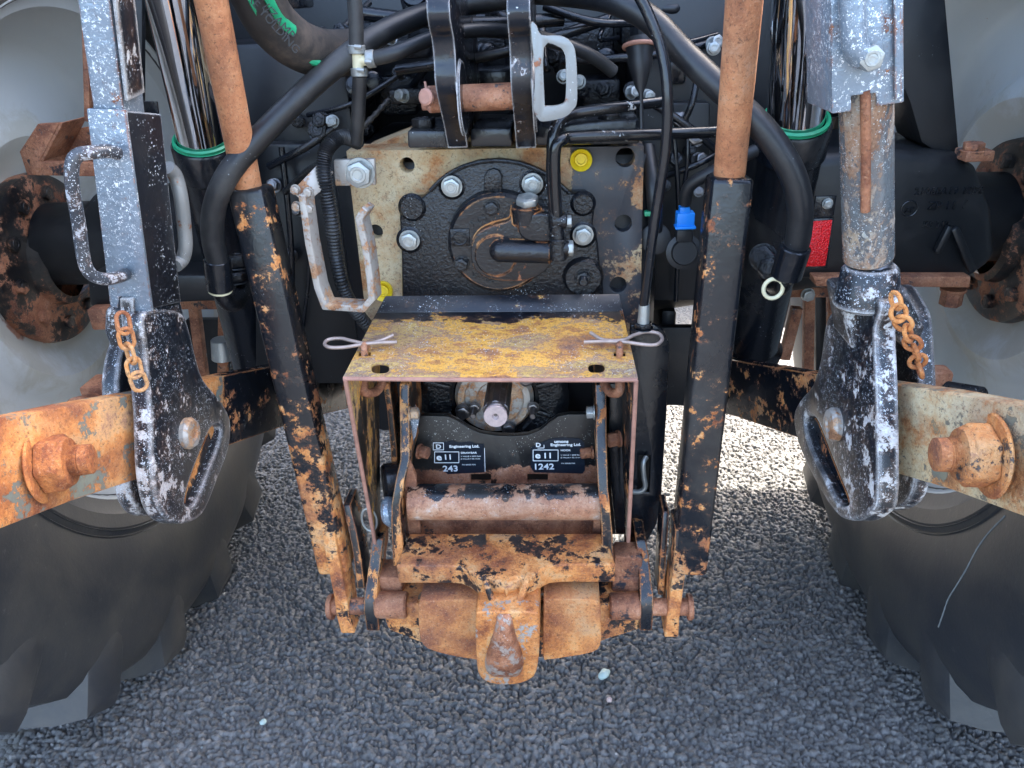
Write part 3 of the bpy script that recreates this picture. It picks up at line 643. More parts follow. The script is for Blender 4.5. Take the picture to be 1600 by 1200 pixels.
text(GC, 'ZP 96', P(698, 458, Y=yc-.0005), .010, 'black_wet', depth=.0014, name='cast_lettering')
text(GC, 'II', P(832, 452, Y=yc-.0005), .012, 'black_wet', depth=.0014, name='cast_lettering')
m = MB()
for k in (18, 15, 12, 9, 6, 3):
    rr_ = k*1.13/FPX; m.tube(oval(P(662, 433, Y=yc-.0005), rr_, rr_, XA, ZA, 26), .0006, 5, 1, True)
m.out('cast_date_clock', 'black_wet', GC)
for x, y, r_, mt, yy, h_ in ((706, 291, .0135, 'zinc', yc-.004, .012), (832, 287, .0135, 'zinc', yc-.004, .012), (640, 375, .0135, 'zinc', yc-.004, .012), (911, 367, .0135, 'zinc', yc-.004, .012),
                      (825, 424, .0095, 'zinc', yc-.012, .014), (768, 325, .0105, 'black_wet', yc-.022, .010), (721, 412, .0105, 'black_wet', yc-.022, .010)):
    bolt(GC, P(x, y, Y=yy), BK, r_, h_, mt)
bolt(GC, P(911, 434, Y=yc-.010), BK, .0115, .010, 'black_wet', 'stud_nut', True, .012)
bolt(GC, P(824, 318, Y=yc-.040), (0, -.25, 1), .0165, .010, 'zinc', 'plug_bolt', False)
# chipped rust arc at the bottom of the pump cover
m = MB(); arc = []
for a in range(200, 300, 10):
    pass
# banjo fittings on the pipes
m = MB(); yb = yc-.065
for (xa, ya, xb, yb2) in ((862, 345, 886, 345), (862, 388, 890, 388)):
    m.cyl(P(xa, ya, Y=yb), P(xb, yb2, Y=yb), .0105, .0105, 24)
m.tube([P(869, 330, Y=yb), P(868, 345, Y=yb), P(872, 372, Y=yb)], .010, 16, 6); m.cyl(P(872, 372, Y=yb), P(873, 405, Y=yb), .0125, .0125, 24)
m.out('banjo_fitting', 'black_wet', GC)
for x, y, r_ in ((887, 388, .0115), (884, 346, .0085)): bolt(GC, P(x, y, Y=yb), XA, r_, .008, 'zinc', 'banjo_bolt', False)

# --- steel pipes
SP = part('steel_pipe')
m = MB(); m.tube([P(1040, 158, Y=1.12), P(960, 168, Y=1.09), P(905, 176, Y=1.08), P(882, 184, Y=1.07), P(866, 205, Y=1.06), P(862, 240, Y=1.055), P(862, 300, Y=1.055), P(866, 335, Y=1.055)], .0075, 16, 8); m.out('upper_pipe', 'pipe', SP)
m = MB(); m.tube([P(1150, 204, Y=1.12), P(1040, 209, Y=1.09), P(900, 214, Y=1.065), P(880, 218, Y=1.055), P(868, 232, Y=1.05), P(867, 280, Y=1.05), P(870, 335, Y=1.052)], .0080, 16, 8); m.out('lower_pipe', 'pipe', SP)

# --- PTO
PT = part('pto_drive')
ye = 1.14
m = MB(); c = P(772, 622, Y=ye)
m.lathe(c, BK, [(.125, -.06), (.125, 0), (.118, .008), (.108, .012), (.098, .010), (.085, .004), (.075, .004), (.07, 0), (.066, -.01), (0, -.01)], 72)
for k in range(10):
    th = 2*math.pi*k/10+.31; d_ = V((math.cos(th), 0, math.sin(th))); m.beam(c+d_*.075+V((0, -.004, 0)), c+d_*.12+V((0, -.008, 0)), .010, .012, (0, 1, 0), .003)
m.out('shaft_housing_ring', 'black_wet', PT)
m = MB(); m.lathe(c, BK, [(.066, -.005), (.060, .006), (.050, .006), (.048, 0), (.030, .002), (.026, -.004), (0, -.004)], 60); m.out('bearing_cover', 'zinc_rusty', PT)
for x, y, r_ in ((724, 642, .012), (822, 590, .012), (795, 668, .011)): bolt(PT, P(x, y, Y=ye-.012), BK, r_, .012, 'steel_dark')
for x, y in ((742, 636), (833, 636)): bolt(PT, P(x, y, Y=ye-.012), BK, .009, .008, 'steel_dark', 'stud_nut', True, .024)
pe = P(774, 652, Y=.915); pb = V((pe.x, 1.14, pe.z+.005))
m = MB(); prof = []
for k in range(6):
    for a, r_ in ((-.40, .0155), (-.30, .0158), (-.26, .0185), (0, .0190), (.26, .0185), (.30, .0158), (.40, .0155)):
        th = 2*math.pi*k/6+a+R(30); prof.append(V((math.cos(th)*r_, 0, math.sin(th)*r_)))
m.poly([pe+V((0, .012, 0))+p for p in prof], pb-pe, .0006, seg=1); m.cyl(pe+V((0, .006, 0)), pe+V((0, .02, 0)), .0165, .018, 36, .002); m.cyl(pe+V((0, .055, 0)), pe+V((0, .066, 0)), .0172, .0172, 30)
m.out('splined_shaft', 'steel_dark', PT)
m = MB(); m.lathe(pe+V((0, .006, 0)), BK, [(.0158, -.002), (.0165, .003), (.0158, .0045), (.005, .0045), (.0035, .001), (0, -.002)], 40); m.out('shaft_end', 'pto_end', PT)

# --- top link bracket
TB = part('top_link_bracket')
def cheek(xa, name, dyo=0.0):
    w_ = 27
    ys = [(-60, .99), (-25, 1.0), (0, .985), (25, .98), (48, .99), (60, 1.0), (90, 1.005), (130, 1.0), (165, 1.02), (195, 1.045), (222, 1.07)]
    xl = P(xa, 110, Y=1.0).x; pts = []
    for py, yy in ys:
        z = P(xa, py, Y=yy).z; pts.append(V((xl, yy, z)))
    pts += [V((xl, 1.30, pts[-1].z)), V((xl, 1.30, pts[0].z))]
    pts = smooth_loop(pts[:11], 3)[:31]+pts[11:]; m = MB(); m.poly(pts, (.027, 0, 0), .003); m.lathe((xl+.026, 1.04, P(757, 152, Y=1.04).z), XA, [(.0, .0), (.046, 0), (.044, .004), (0, .004)], 48); m.out('bracket_cheek', 'black_edge', TB)
    return xl
xl1 = cheek(678, 'l', 1); xl2 = cheek(797, 'r')
m = MB()
m.poly([P(636, 204, Y=1.08), P(698, 204, Y=1.08), P(700, 232, Y=1.08), P(637, 232, Y=1.08)], (0, .14, 0), .004); m.out('bracket_foot', 'black', TB); m = MB()
m.poly([P(735, 200, Y=1.09), P(800, 200, Y=1.09), P(800, 230, Y=1.09), P(735, 230, Y=1.09)], (0, .14, 0), .004); m.out('bracket_foot', 'black', TB); m = MB()
m.poly([P(838, 196, Y=1.10), P(1000, 186, Y=1.10), P(1000, 225, Y=1.10), P(838, 228, Y=1.10)], (0, .14, 0), .004)
m.out('bracket_foot', 'black', TB)
bolt(TB, P(663, 203, Y=1.11), ZA, .017, .016, 'black_wet'); bolt(TB, P(952, 197, Y=1.13), ZA, .017, .016, 'black_wet')
# top link pin with handle (a thing of its own)
pz = P(757, 152, Y=1.04); PN = empty('top_link_pin', (xl1, 1.04, pz.z), 'rusty round pin through the top bracket with a pale looped handle', 'pin')
m = MB(); m.cyl((xl1-.014, 1.04, pz.z), (xl2+.035, 1.04, pz.z), .0165, .0165, 32, .002); m.out('pin_shaft', 'rust_brown', PN)
m = MB(); m.lathe((xl1-.012, 1.04, pz.z), (-1, 0, 0), [(.0165, 0), (.0165, .003), (.013, .006), (.013, .012), (0, .013)], 24); hc = P(669, 152, Y=1.02)
m.lathe(hc, (-.5, -1, .2), [(0, 0), (.009, 0), (.0105, .002), (.0105, .006), (.008, .008), (0, .008)], 24); m.tube([hc, P(664, 128, Y=1.03)], .0018, 8); m.out('pin_head', 'rust_edge', PN)
yh = .985
m = MB(); outl = [(829, 40), (838, 40), (846, 55), (875, 56), (892, 66), (900, 88), (902, 155), (895, 172), (880, 184), (850, 190), (840, 185), (833, 165), (836, 120)]
inn = [(850, 74), (872, 73), (881, 82), (884, 100), (884, 150), (878, 163), (855, 166), (851, 158)]
m.poly(smooth_loop([P(x, y, Y=yh) for x, y in outl], 3), (0, .010, 0), .0025, [smooth_loop([P(x, y, Y=yh) for x, y in inn], 3)], seg=2); m.out('pin_handle', 'galv_handle', PN)

# --- lift cylinders
def cylinder(pt_, pm, pb_, rr_, rb, D0, D1, D2):
    L = part('lift_cylinder')
    a = P(*pt_, D=D0); b2 = P(*pm, D=D1); c2 = P(*pb_, D=D2); ax = (b2-a).normalized()
    m = MB(); m.cyl(a, b2+ax*.02, rr_, rr_, 64, .001); m.out('chrome_rod', 'chrome', L)
    m = MB(); m.lathe(b2, (c2-b2), [(rr_+.001, -.004), (rr_+.007, -.001), (rb-.005, -.001), (rb-.004, -.006), (rr_+.003, -.008), (rr_+.001, -.004)], 64); m.out('seal_ring', 'green', L)
    m = MB(); LL = (c2-b2).length; m.lathe(b2, (c2-b2), [(rr_+.001, .012), (rr_+.008, .0), (rb-.003, 0), (rb, .004), (rb, .05), (rb-.004, .055), (rb-.004, LL-.04), (rb+.004, LL-.03), (rb, LL), (0, LL)], 64); m.out('barrel', 'black', L)
    return L
CL = cylinder((262, -60), (318, 222), (405, 590), .0375, .048, .98, 1.17, 1.55)
CR = cylinder((1262, -60), (1243, 190), (1172, 560), .0395, .051, .93, 1.10, 1.48)

# --- hoses
def hose(pts, r_, mat='rubber', name='hydraulic_hose', seg=20, n=10, label=None, rf=None, parent=None):
    H = part(name, label=label); m = MB(); m.tube([P(*p[:2], Y=p[2]) for p in pts], r_, seg, n, rf=rf); m.out('hose_body', mat, H); return H
H1 = hose([(342, 415, 1.02), (332, 370, 1.01), (336, 320, 1.0), (358, 270, 1.0), (405, 215, 1.02), (470, 150, 1.05), (530, 98, 1.08), (590, 55, 1.12), (650, 28, 1.16), (720, 8, 1.2), (820, -8, 1.2)], .0152)
H2 = hose([(820, -14, 1.2), (900, -8, 1.14), (960, 2, 1.08), (1015, 30, 1.05), (1070, 85, 1.03), (1130, 142, 1.0), (1195, 205, .98), (1235, 265, .97), (1250, 320, .97), (1247, 370, .98), (1238, 400, .99)], .0160)
def ferrule(H, a, b2, r_, yellow, yz, elbow):
    m = MB(); A, B2 = P(*a), P(*b2) if len(b2) == 2 else P(b2[0], b2[1], Y=yz)
    return m
m = MB(); a, c2 = P(339, 405, Y=1.02), P(344, 452, Y=1.025); m.cyl(a, c2, .0185, .0185, 28); m.out('ferrule', 'black', H1)
m = MB(); m.cyl(c2, c2+(c2-a).normalized()*.004, .0165, .0165, 28); m.out('yellow_ring', 'cream', H1)
m = MB(); m.tube([c2, P(352, 470, Y=1.03), P(368, 474, Y=1.05), P(378, 455, Y=1.10), P(375, 430, Y=1.14)], .012, 16, 6); m.out('elbow_fitting', 'black_wet', H1); bolt(H1, P(374, 418, Y=1.12), ZA, .016, .02, 'black_wet', 'fitting_nut'); bolt(H1, P(372, 440, Y=1.10), ZA, .017, .015, 'black_wet', 'fitting_nut')
m = MB(); a, c2 = P(1243, 385, Y=.98), P(1228, 432, Y=.99); m.cyl(a, c2, .020, .020, 28); m.out('ferrule', 'black', H2)
m = MB(); m.tube([c2, P(1222, 446, Y=1.0), P(1212, 448, Y=1.03), P(1200, 430, Y=1.08), P(1195, 405, Y=1.13)], .012, 16, 6); m.out('elbow_fitting', 'black_wet', H2)
m = MB(); m.tube(oval(P(1208, 451, Y=.985), .0125, .0135, (1, 0, 0), (0, 0, 1), 20), .0028, 10, 1, True); m.out('yellow_ring', 'cream', H2)
bolt(H2, P(1193, 402, Y=1.10), (-.5, -1, .3), .018, .016, 'black_wet', 'fitting_nut'); bolt(H2, P(1203, 418, Y=1.05), (-.5, -1, .3), .015, .014, 'black_wet', 'fitting_nut')
H3 = hose([(552, -20, 1.08), (556, 30, 1.08), (557, 78, 1.08)], .0095, 'rubber', 'coolant_hose')
m = MB(); m.tube([P(562, 118, Y=1.08), P(561, 150, Y=1.085), P(559, 190, Y=1.09), P(556, 222, Y=1.10)], .0095, 16, 8); m.out('hose_body', 'rubber', H3)
m = MB(); m.tube([P(585, 91, Y=1.08), P(620, 82, Y=1.08), P(670, 62, Y=1.1), P(730, 48, Y=1.13), P(800, 50, Y=1.16), (P(870, 66, Y=1.18)), P(925, 88, Y=1.2), P(958, 112, Y=1.22)], .0095, 16, 8); m.out('hose_body', 'rubber', H3)
m = MB(); m.cyl(P(558, 74, Y=1.08), P(561, 120, Y=1.08), .0075, .0075, 20); m.cyl(P(560, 95, Y=1.08), P(590, 92, Y=1.08), .007, .007, 20); m.out('tee_piece', 'cream', H3)
for a, c2 in (((557, 70), (558, 84)), ((561, 106), (562, 119)), ((573, 93), (586, 91))):
    m = MB(); m.cyl(P(*a, Y=1.08), P(*c2, Y=1.08), .0112, .0112, 24, .0008); m.tube([P(a[0]-3, a[1]+3, Y=1.066), P(a[0]+8, a[1]+4, Y=1.066)], .0028, 8); m.out('hose_clamp', 'zinc', H3)
m = MB(); pts = [P(*p[:2], Y=p[2]) for p in [(560, 222, 1.12), (535, 214, 1.09), (514, 228, 1.07), (506, 255, 1.06), (510, 300, 1.06), (519, 350, 1.06), (525, 400, 1.07), (537, 450, 1.08), (555, 485, 1.10), (580, 515, 1.12)]]
m.tube(pts, .010, 12, 30, rf=lambda t: .0098+.0013*math.sin(t*2*math.pi*88)); CT = part('corrugated_conduit'); m.out('conduit_body', 'rubber', CT, sharp=80)
m = MB(); m.tube([P(608, 155, Y=1.2), P(585, 180, Y=1.18), P(560, 205, Y=1.16)], .004, 8, 20, rf=lambda t: .004+.0007*math.sin(t*2*math.pi*34)); m.tube([P(505, 255, Y=1.08), P(480, 268, Y=1.12), P(445, 300, Y=1.16)], .005, 8, 20, rf=lambda t: .005+.0007*math.sin(t*2*math.pi*24)); m.out('thin_conduit', 'rubber', CT, sharp=80)
# green-lettered hose, top left
H4 = hose([(375, -70, .98), (400, -10, 1.0), (425, 35, 1.03), (465, 70, 1.07), (510, 84, 1.13), (560, 80, 1.22)], .031, 'rubber_dusty', 'printed_hose', label='thick dusty hose with green printed bands')
for off, w_, a0 in ((-9, .0075, 0), (13, .0085, 1)):
    m = MB()
    ctr = [(375, -70, .98), (400, -10, 1.0), (425, 35, 1.03), (446, 54, 1.05)] if True else 0
    pts = [P(x+off, y+(-off*.45), Y=z-.030) for x, y, z in ctr]; m.tube(pts, w_, 10, 8, flat=(1, .25) if False else (.9, .5)); m.out('green_band', 'green', H4)
text(H4, 'RE YOLDING', P(385, -2, Y=.955), .013, 'plastic', depth=.0004, name='band_lettering', rot=R(-52))
text(H4, '//ZAMP', P(409, 12, Y=.955), .014, 'plastic', depth=.0004, name='band_lettering', rot=R(-52))
m = MB(); m.tube([P(478, 92, Y=1.055), P(500, 100, Y=1.07)], .005, 8); m.out('green_band', 'green', H4)

# --- control cable, sensors, blue plug
CC = part('control_cable'); m = MB()
m.tube([P(985, -30, Y=1.02), P(1012, 20, Y=1.01), P(1034, 80, Y=1.0), P(1043, 150, Y=.99), P(1040, 230, Y=.99), P(1030, 300, Y=.995), P(1018, 380, Y=1.0), P(1006, 478, Y=1.02)], .0068, 16, 10); m.out('cable_sheath', 'black', CC)
m = MB(); m.cyl(P(1007, 474, Y=1.02), P(1005, 506, Y=1.02), .0075, .0085, 20); m.out('cable_end', 'zinc', CC); bolt(CC, P(1005, 513, Y=1.02), ZA, .013, .009, 'black_wet', 'lock_nut')
m = MB(); cb = P(1000, 72, Y=1.12); m.lathe(cb, (.02, -.3, -1), [(0, -.01), (.018, -.01), (.02, 0), (.016, .012), (.017, .02), (.012, .035), (.008, .05), (.003, .06), (.003, .11)], 28); m.out('rubber_boot', 'plastic', CC)
m = MB(); m.tube(oval(cb, .021, .021, (1, 0, 0), (0, -.95, .3), 20), .003, 8, 1, True); m.out('boot_ring', 'rust_edge', CC)
SN = part('speed_sensor', label='black sensor with a bright blue plug')
m = MB(); m.lathe(P(1067, 392, Y=1.16), (0, -1, .15), [(0, -.03), (.021, -.03), (.022, .0), (.026, .002), (.027, .012), (.020, .014), (.018, .02), (0, .02)], 32); m.box(P(1068, 365, Y=1.155), (.024, .03, .02), .003)
m.tube([P(1070, 318, Y=1.14), P(1078, 290, Y=1.13), P(1120, 265, Y=1.12), P(1180, 235, Y=1.14)], .009, 12); m.out('sensor_body', 'plastic', SN)
m = MB(); m.box(P(1070, 342, Y=1.145), (.026, .022, .022), .002); m.box(P(1069, 328, Y=1.145), (.015, .018, .012), .002); m.box(P(1070, 354, Y=1.14), (.030, .02, .004), .001); m.out('blue_plug', 'blue', SN)
m = MB(); m.lathe(P(1024, 372, Y=1.17), (-.1, -1, .15), [(0, -.03), (.017, -.03), (.018, 0), (.023, .002), (.023, .012), (.016, .014), (0, .016)], 28); m.tube([P(1024, 360, Y=1.16), P(1024, 335, Y=1.155), P(1020, 290, Y=1.16), P(1012, 230, Y=1.2)], .011, 12); m.out('twin_sensor', 'plastic', SN)
m = MB(); m.box(P(1018, 333, Y=1.15), (.022, .012, .007), .001); m.out('green_clip', 'green', SN)
RF = part('rear_reflector'); m = MB()
m.poly([P(1267, 342, Y=1.15), P(1304, 340, Y=1.15), P(1293, 420, Y=1.15), P(1252, 421, Y=1.15)], (0, .01, 0), .002); m.box(P(1288, 322, Y=1.155), (.030, .006, .03), .001); m.out('reflector_backing', 'black', RF)
m = MB(); m.poly([P(1270, 346, Y=1.147), P(1301, 344, Y=1.147), P(1290, 416, Y=1.147), P(1256, 417, Y=1.147)], (0, .0025, 0), .001); m.out('red_lens', 'red', RF); bolt(RF, P(1293, 318, Y=1.15), BK, .007, .006, 'zinc')

# --- flat-bar ball holder bracket on the left
SB = part('ball_holder_bracket'); yb_ = 1.03
m = MB(); m.poly([P(521, 250, Y=1.08), P(585, 248, Y=1.08), P(587, 290, Y=1.08), P(523, 291, Y=1.08)], (0, .01, 0), .002); m.out('fixing_plate', 'zinc_rusty', SB); bolt(SB, P(563, 270, Y=1.08), BK, .0185, .016, 'zinc')
def strap(pts, wid, th):
    q = MB(); L = [V(p) for p in pts]
    for i in range(len(L)-1):
        d_ = (L[i+1]-L[i]).normalized(); q.beam(L[i]-d_*th*.4, L[i+1]+d_*th*.4, wid, th, up=d_.cross(BK).cross(d_) if abs(d_.dot(BK)) < .9 else XA, bevel=.0015)
    return q
pts = [P(478, 300, Y=yb_), P(488, 375, Y=yb_), P(502, 445, Y=yb_), P(513, 474, Y=yb_), P(572, 478, Y=yb_), P(586, 462, Y=yb_), P(583, 430, Y=yb_), P(576, 380, Y=yb_), P(566, 338, Y=yb_), P(576, 322, Y=yb_)]
m = MB(); q = m.b; rings = []
for i, p in enumerate(pts):
    d0 = (p-pts[max(0, i-1)]); d1 = (pts[min(len(pts)-1, i+1)]-p); d0 = d0.normalized() if d0.length > 0 else d1.normalized(); d1 = d1.normalized() if d1.length > 0 else d0
    n0, n1_ = d0.cross(YA).normalized(), d1.cross(YA).normalized(); nn = (n0+n1_).normalized(); k = .0048/max(.5, nn.dot(n0))
    wv = V((.25, 1, .1)).normalized()*.012
    rings.append([q.verts.new(p+nn*k-wv), q.verts.new(p-nn*k-wv), q.verts.new(p-nn*k+wv), q.verts.new(p+nn*k+wv)])
for A_, B_ in zip(rings, rings[1:]):
    for k in range(4): q.faces.new([A_[k], A_[(k+1) % 4], B_[(k+1) % 4], B_[k]])
q.faces.new(rings[0]); q.faces.new(rings[-1][::-1]); bmesh.ops.recalc_face_normals(q, faces=list(q.faces))
bmesh.ops.bevel(q, geom=list(q.edges), offset=.0015, segments=2, profile=.5, affect='EDGES', clamp_overlap=True)
m.out('flat_bar', 'zinc_rusty', SB)
m = MB(); m.poly([P(497, 256, Y=1.06), P(520, 270, Y=1.07), P(500, 300, Y=1.05), P(478, 318, Y=1.03), P(455, 300, Y=1.03)], (0, .006, 0), .001); m.out('gusset', 'zinc_rusty', SB)
for x, y in ((462, 296), (482, 300), (464, 322), (484, 325)): bolt(SB, P(x, y, Y=1.028), BK, .006, .008, 'zinc_rusty')

# --- control plate on the right of the hitch with latch lever
CP = part('control_plate'); yq = 1.06
m = MB(); m.poly([P(985, 508, Y=yq), P(1022, 508, Y=yq), P(1038, 518, Y=yq), P(1046, 538, Y=yq), P(1042, 640, Y=yq), P(1033, 780, Y=yq), P(1026, 820, Y=yq), P(1012, 845, Y=yq), P(975, 850, Y=yq)], (0, .012, 0), .002,
    [[P(998, 712, Y=yq), P(1016, 712, Y=yq), P(1014, 770, Y=yq), P(996, 770, Y=yq)]]); m.out('black_plate', 'black', CP); m = MB(); m.poly([P(x, y, Y=yq+.05) for x, y in ((950, 600), (1024, 600), (1020, 800), (1000, 835), (950, 835))], (0, .01, 0), .001); m.out('dark_slot_backing', 'black_dull', CP)  # second plate added behind the slot to make it dark inside
m = MB(); m.tube([P(1010, 714, Y=yq-.004), P(1005, 724, Y=yq-.012), P(1006, 745, Y=yq-.014), P(1008, 760, Y=yq-.014), P(1000, 768, Y=yq-.014), P(980, 768, Y=yq-.01)], .0042, 12, 6); m.out('latch_rod', 'zinc', CP)
m = MB(); m.poly([P(985, 520, Y=yq-.02), P(1030, 520, Y=yq-.02), P(1030, 508, Y=yq+.02), P(985, 508, Y=yq+.02)], (0, 0, -.004), .001); m.out('top_flange', 'black', CP)

# --- rusty angle irons far under the axle
UF = part('underframe')
m = MB()
for a, c2, yy in (((285, 474), (345, 474), 1.45), ((304, 480), (318, 590), 1.45), ((350, 480), (348, 600), 1.6), ((372, 500), (380, 580), 1.5), ((1264, 450), (1262, 590), 1.5), ((1205, 455), (1300, 455), 1.5), ((1300, 455), (1300, 600), 1.6), ((1225, 560), (1245, 480), 1.45)):
    m = MB(); m.beam(P(*a, Y=yy), P(*c2, Y=yy), .02, .02, (0, 1, 0), .002); m.out('angle_iron', 'rust_brown', UF)
m = MB(); m.poly([P(1275, 465, Y=1.65), P(1350, 465, Y=1.65), P(1350, 600, Y=1.65), P(1275, 600, Y=1.65)], (0, .02, 0), .002); m.out('underframe_plate', 'black_dull', UF); m = MB(); m.poly([P(290, 500, Y=1.65), P(390, 500, Y=1.65), P(400, 600, Y=1.65), P(295, 600, Y=1.65)], (0, .02, 0), .002)
m.out('underframe_plate', 'black_dull', UF)
m = MB(); m.cyl(P(345, 530, Y=1.4), P(350, 560, Y=1.4), .02, .024); m.out('grease_canister', 'zinc', UF)
bolt(UF, P(1262, 460, Y=1.47), BK, .012, .012, 'zinc')
m = MB(); m.poly([P(x, y, Y=1.32) for x, y in ((1022, 512), (1100, 512), (1100, 640), (1060, 634), (1022, 634))], (0, .02, 0), .003); m.out('shield_plate', 'black_dull', UF)
m = MB(); m.beam((-.30, 1.40, .62), (.30, 1.40, .62), .05, .10, bevel=.01); m.out('pivot_beam', 'black_dull', UF)

# --- the rest of the tractor, above and ahead of what the picture shows
CB = part('cab')
m = MB(); m.beam((0, 1.52, 1.55), (0, 2.9, 1.55), 1.7, .36, bevel=.04); m.out('cab_floor', 'cab', CB)
m = MB(); m.beam((0, 1.48, 2.95), (0, 2.95, 2.95), 1.62, .2, bevel=.08); m.out('cab_roof', 'cab', CB)
for x in (-.8, .8):
    for y, yt in ((1.56, 1.60), (2.85, 2.6)):
        m = MB(); m.beam((x, y, 1.7), (x*.93, yt, 2.88), .07, .07, (0, 1, 0), .015); m.out('cab_pillar', 'cab', CB)
m = MB(); m.beam((0, 1.56, 1.72), (0, 1.60, 2.86), 1.48, .006, (0, 1, 0), 0); m.out('rear_window', 'glass', CB)
for x in (-.79, .79):
    m = MB(); m.beam((x, 2.2, 1.74), (x*.95, 2.1, 2.86), .006, 1.2, (0, 1, 0), 0); m.out('side_window', 'glass', CB)
for s in (-1, 1):
    m = MB(); arc = [V((s*1.0, AX_Y+math.cos(a)*.98, AX_Z+math.sin(a)*.98)) for a in [R(28+i*12) for i in range(12)]]
    for a, c2 in zip(arc, arc[1:]): m.beam(a, c2, .5, .02, up=(0, 0, 1) if abs((c2-a).normalized().z) < .8 else (0, 1, 0), bevel=0)
    m.out('fender', 'cab', CB)
HD = part('bonnet'); m = MB(); m.beam((0, 2.9, 1.5), (0, 4.9, 1.4), .8, .7, bevel=.1, w1=.66, h1=.5, seg=3); m.out('bonnet_shell', 'hood', HD)
for s in (-1, 1):
    FW = part('front_wheel'); c = V((s*.95, 4.2, .62))
    m = MB(); m.lathe(c, (s, 0, 0), [(.33, -.2), (.36, -.22), (.5, -.235), (.58, -.21), (.61, -.17), (.62, 0), (.61, .17), (.58, .21), (.5, .235), (.33, .2)], 64); m.out('tyre', 'tyre', FW)
    m = MB(); m.lathe(c, (s, 0, 0), [(0, -.02), (.2, -.03), (.3, -.1), (.34, -.2), (.34, .2), (.3, .1), (0, .05)], 48); m.out('rim', 'rim', FW)
m = MB(); m.beam((-.75, 4.2, .62), (.75, 4.2, .62), .14, .14, bevel=.02); m.box((0, 4.2, .9), (.3, 1.2, .5), .05); m.out('front_axle', 'under', T)

# ------------------------------------------------------------------ lower links
def lower_link(s, cpts, label, mat, nutp, mat2):
    o0 = P(*cpts[1][:2], D=cpts[1][2]); L = empty('lower_link', o0, label, 'lower link')
    pts = [P(x, y, D=d_) for x, y, d_ in cpts]; hh, th = (.110 if s < 0 else .104), .026
    m = MB(); q = m.b; rings = []
    for i, p in enumerate(pts):
        a, c2 = pts[max(0, i-1)], pts[min(len(pts)-1, i+1)]; d_ = (c2-a); d_.z *= 1; d_.normalize()
        n_ = V((d_.y, -d_.x, 0)).normalized()
        if n_.x*s < 0: n_ = -n_
        u = n_.cross(d_).normalized(); u = u if u.z > 0 else -u
        rings.append([q.verts.new(p+u*hh/2), q.verts.new(p+n_*th+u*hh/2), q.verts.new(p+n_*th-u*hh/2), q.verts.new(p-u*hh/2)])
    co_ = [[v.co.copy() for v in r_] for r_ in rings]; q.free(); cut = 4
    for nm_, sub, mt_ in (('link_bar', co_[:cut+1], mat), ('inner_bar', co_[cut:], 'black_chip')):
        m = MB(); q = m.b; rr_ = [[q.verts.new(c_) for c_ in r_] for r_ in sub]
        for A, B2 in zip(rr_, rr_[1:]):
            for k in range(4): q.faces.new([A[k], A[(k+1) % 4], B2[(k+1) % 4], B2[k]])
        q.faces.new(rr_[0]); q.faces.new(rr_[-1][::-1]); bmesh.ops.recalc_face_normals(q, faces=list(q.faces))
        es = [e for e in q.edges if e.calc_face_angle(0) > R(50)]; bmesh.ops.bevel(q, geom=es, offset=.003, segments=2, profile=.5, affect='EDGES')
        m.out(nm_, mt_, L)
    c = P(*nutp[:2], D=nutp[2]); ax = V((-s, -.25 if s > 0 else -.05, 0)).normalized()
    d_ = (pts[1]-pts[0]).normalized(); ax = V((d_.y, -d_.x, 0)).normalized(); ax = ax if ax.x*s < 0 else -ax
    m = MB(); m.lathe(c, ax, [(0, 0), (.040, 0), (.042, .002), (.040, .004), (0, .004)], 40); m.out('washer', mat2, L)
    m = MB(); m.hexp(c+ax*.004, ax, .033, .024, .004); m.lathe(c+ax*.028, ax, [(.029, -.002), (.026, .004), (.018, .005), (0, .005)], 32); m.out('nut', mat2, L)
    pr_ = [(.0165, 0)]; k = .002
    while k < .018: pr_ += [(.0172, k), (.0155, k+.0012)]; k += .0024
    pr_ += [(.0168, .02), (.0165, .034), (.014, .036), (0, .037)]
    m = MB(); m.lathe(c+ax*.030, ax, [(a_, b2_*.68) for a_, b2_ in pr_], 36); m.out('stud', mat2, L)
    return L
LLk = lower_link(-1, [(-90, 765, .68), (0, 740, .78), (110, 709, .875), (235, 677, 1.0), (350, 643, 1.17), (480, 608, 1.42), (560, 594, 1.62)], 'left lower link arm covered in bright orange rust', 'rust_bar', (62, 727, .84), 'rust_orange')
LRk = lower_link(1, [(1700, 748, .62), (1600, 722, .715), (1480, 690, .81), (1370, 664, .915), (1275, 640, 1.12), (1150, 608, 1.38), (1080, 594, 1.56)], 'right lower link arm with dark patina and a big nut', 'rust_bar_dark', (1552, 712, .748), 'rust_orange')
# dark inner ends of the arms, the check chain lugs on top
m = MB(); m.box(P(160, 608, D=1.18), (.04, .05, .03), .004); m.cyl(P(150, 632, D=1.16), P(120, 640, D=1.1), .018, .018); m.out('stabiliser_lug', 'rust_brown', LLk)
m = MB(); m.box(P(1455, 590, D=1.05), (.045, .03, .028), .005); m.out('stabiliser_lug', 'rust_brown', LRk)
m = MB(); m.cyl(P(1478, 612, D=.99), P(1535, 622, D=.95), .014, .014); m.out('stabiliser_pin', 'black', LRk)

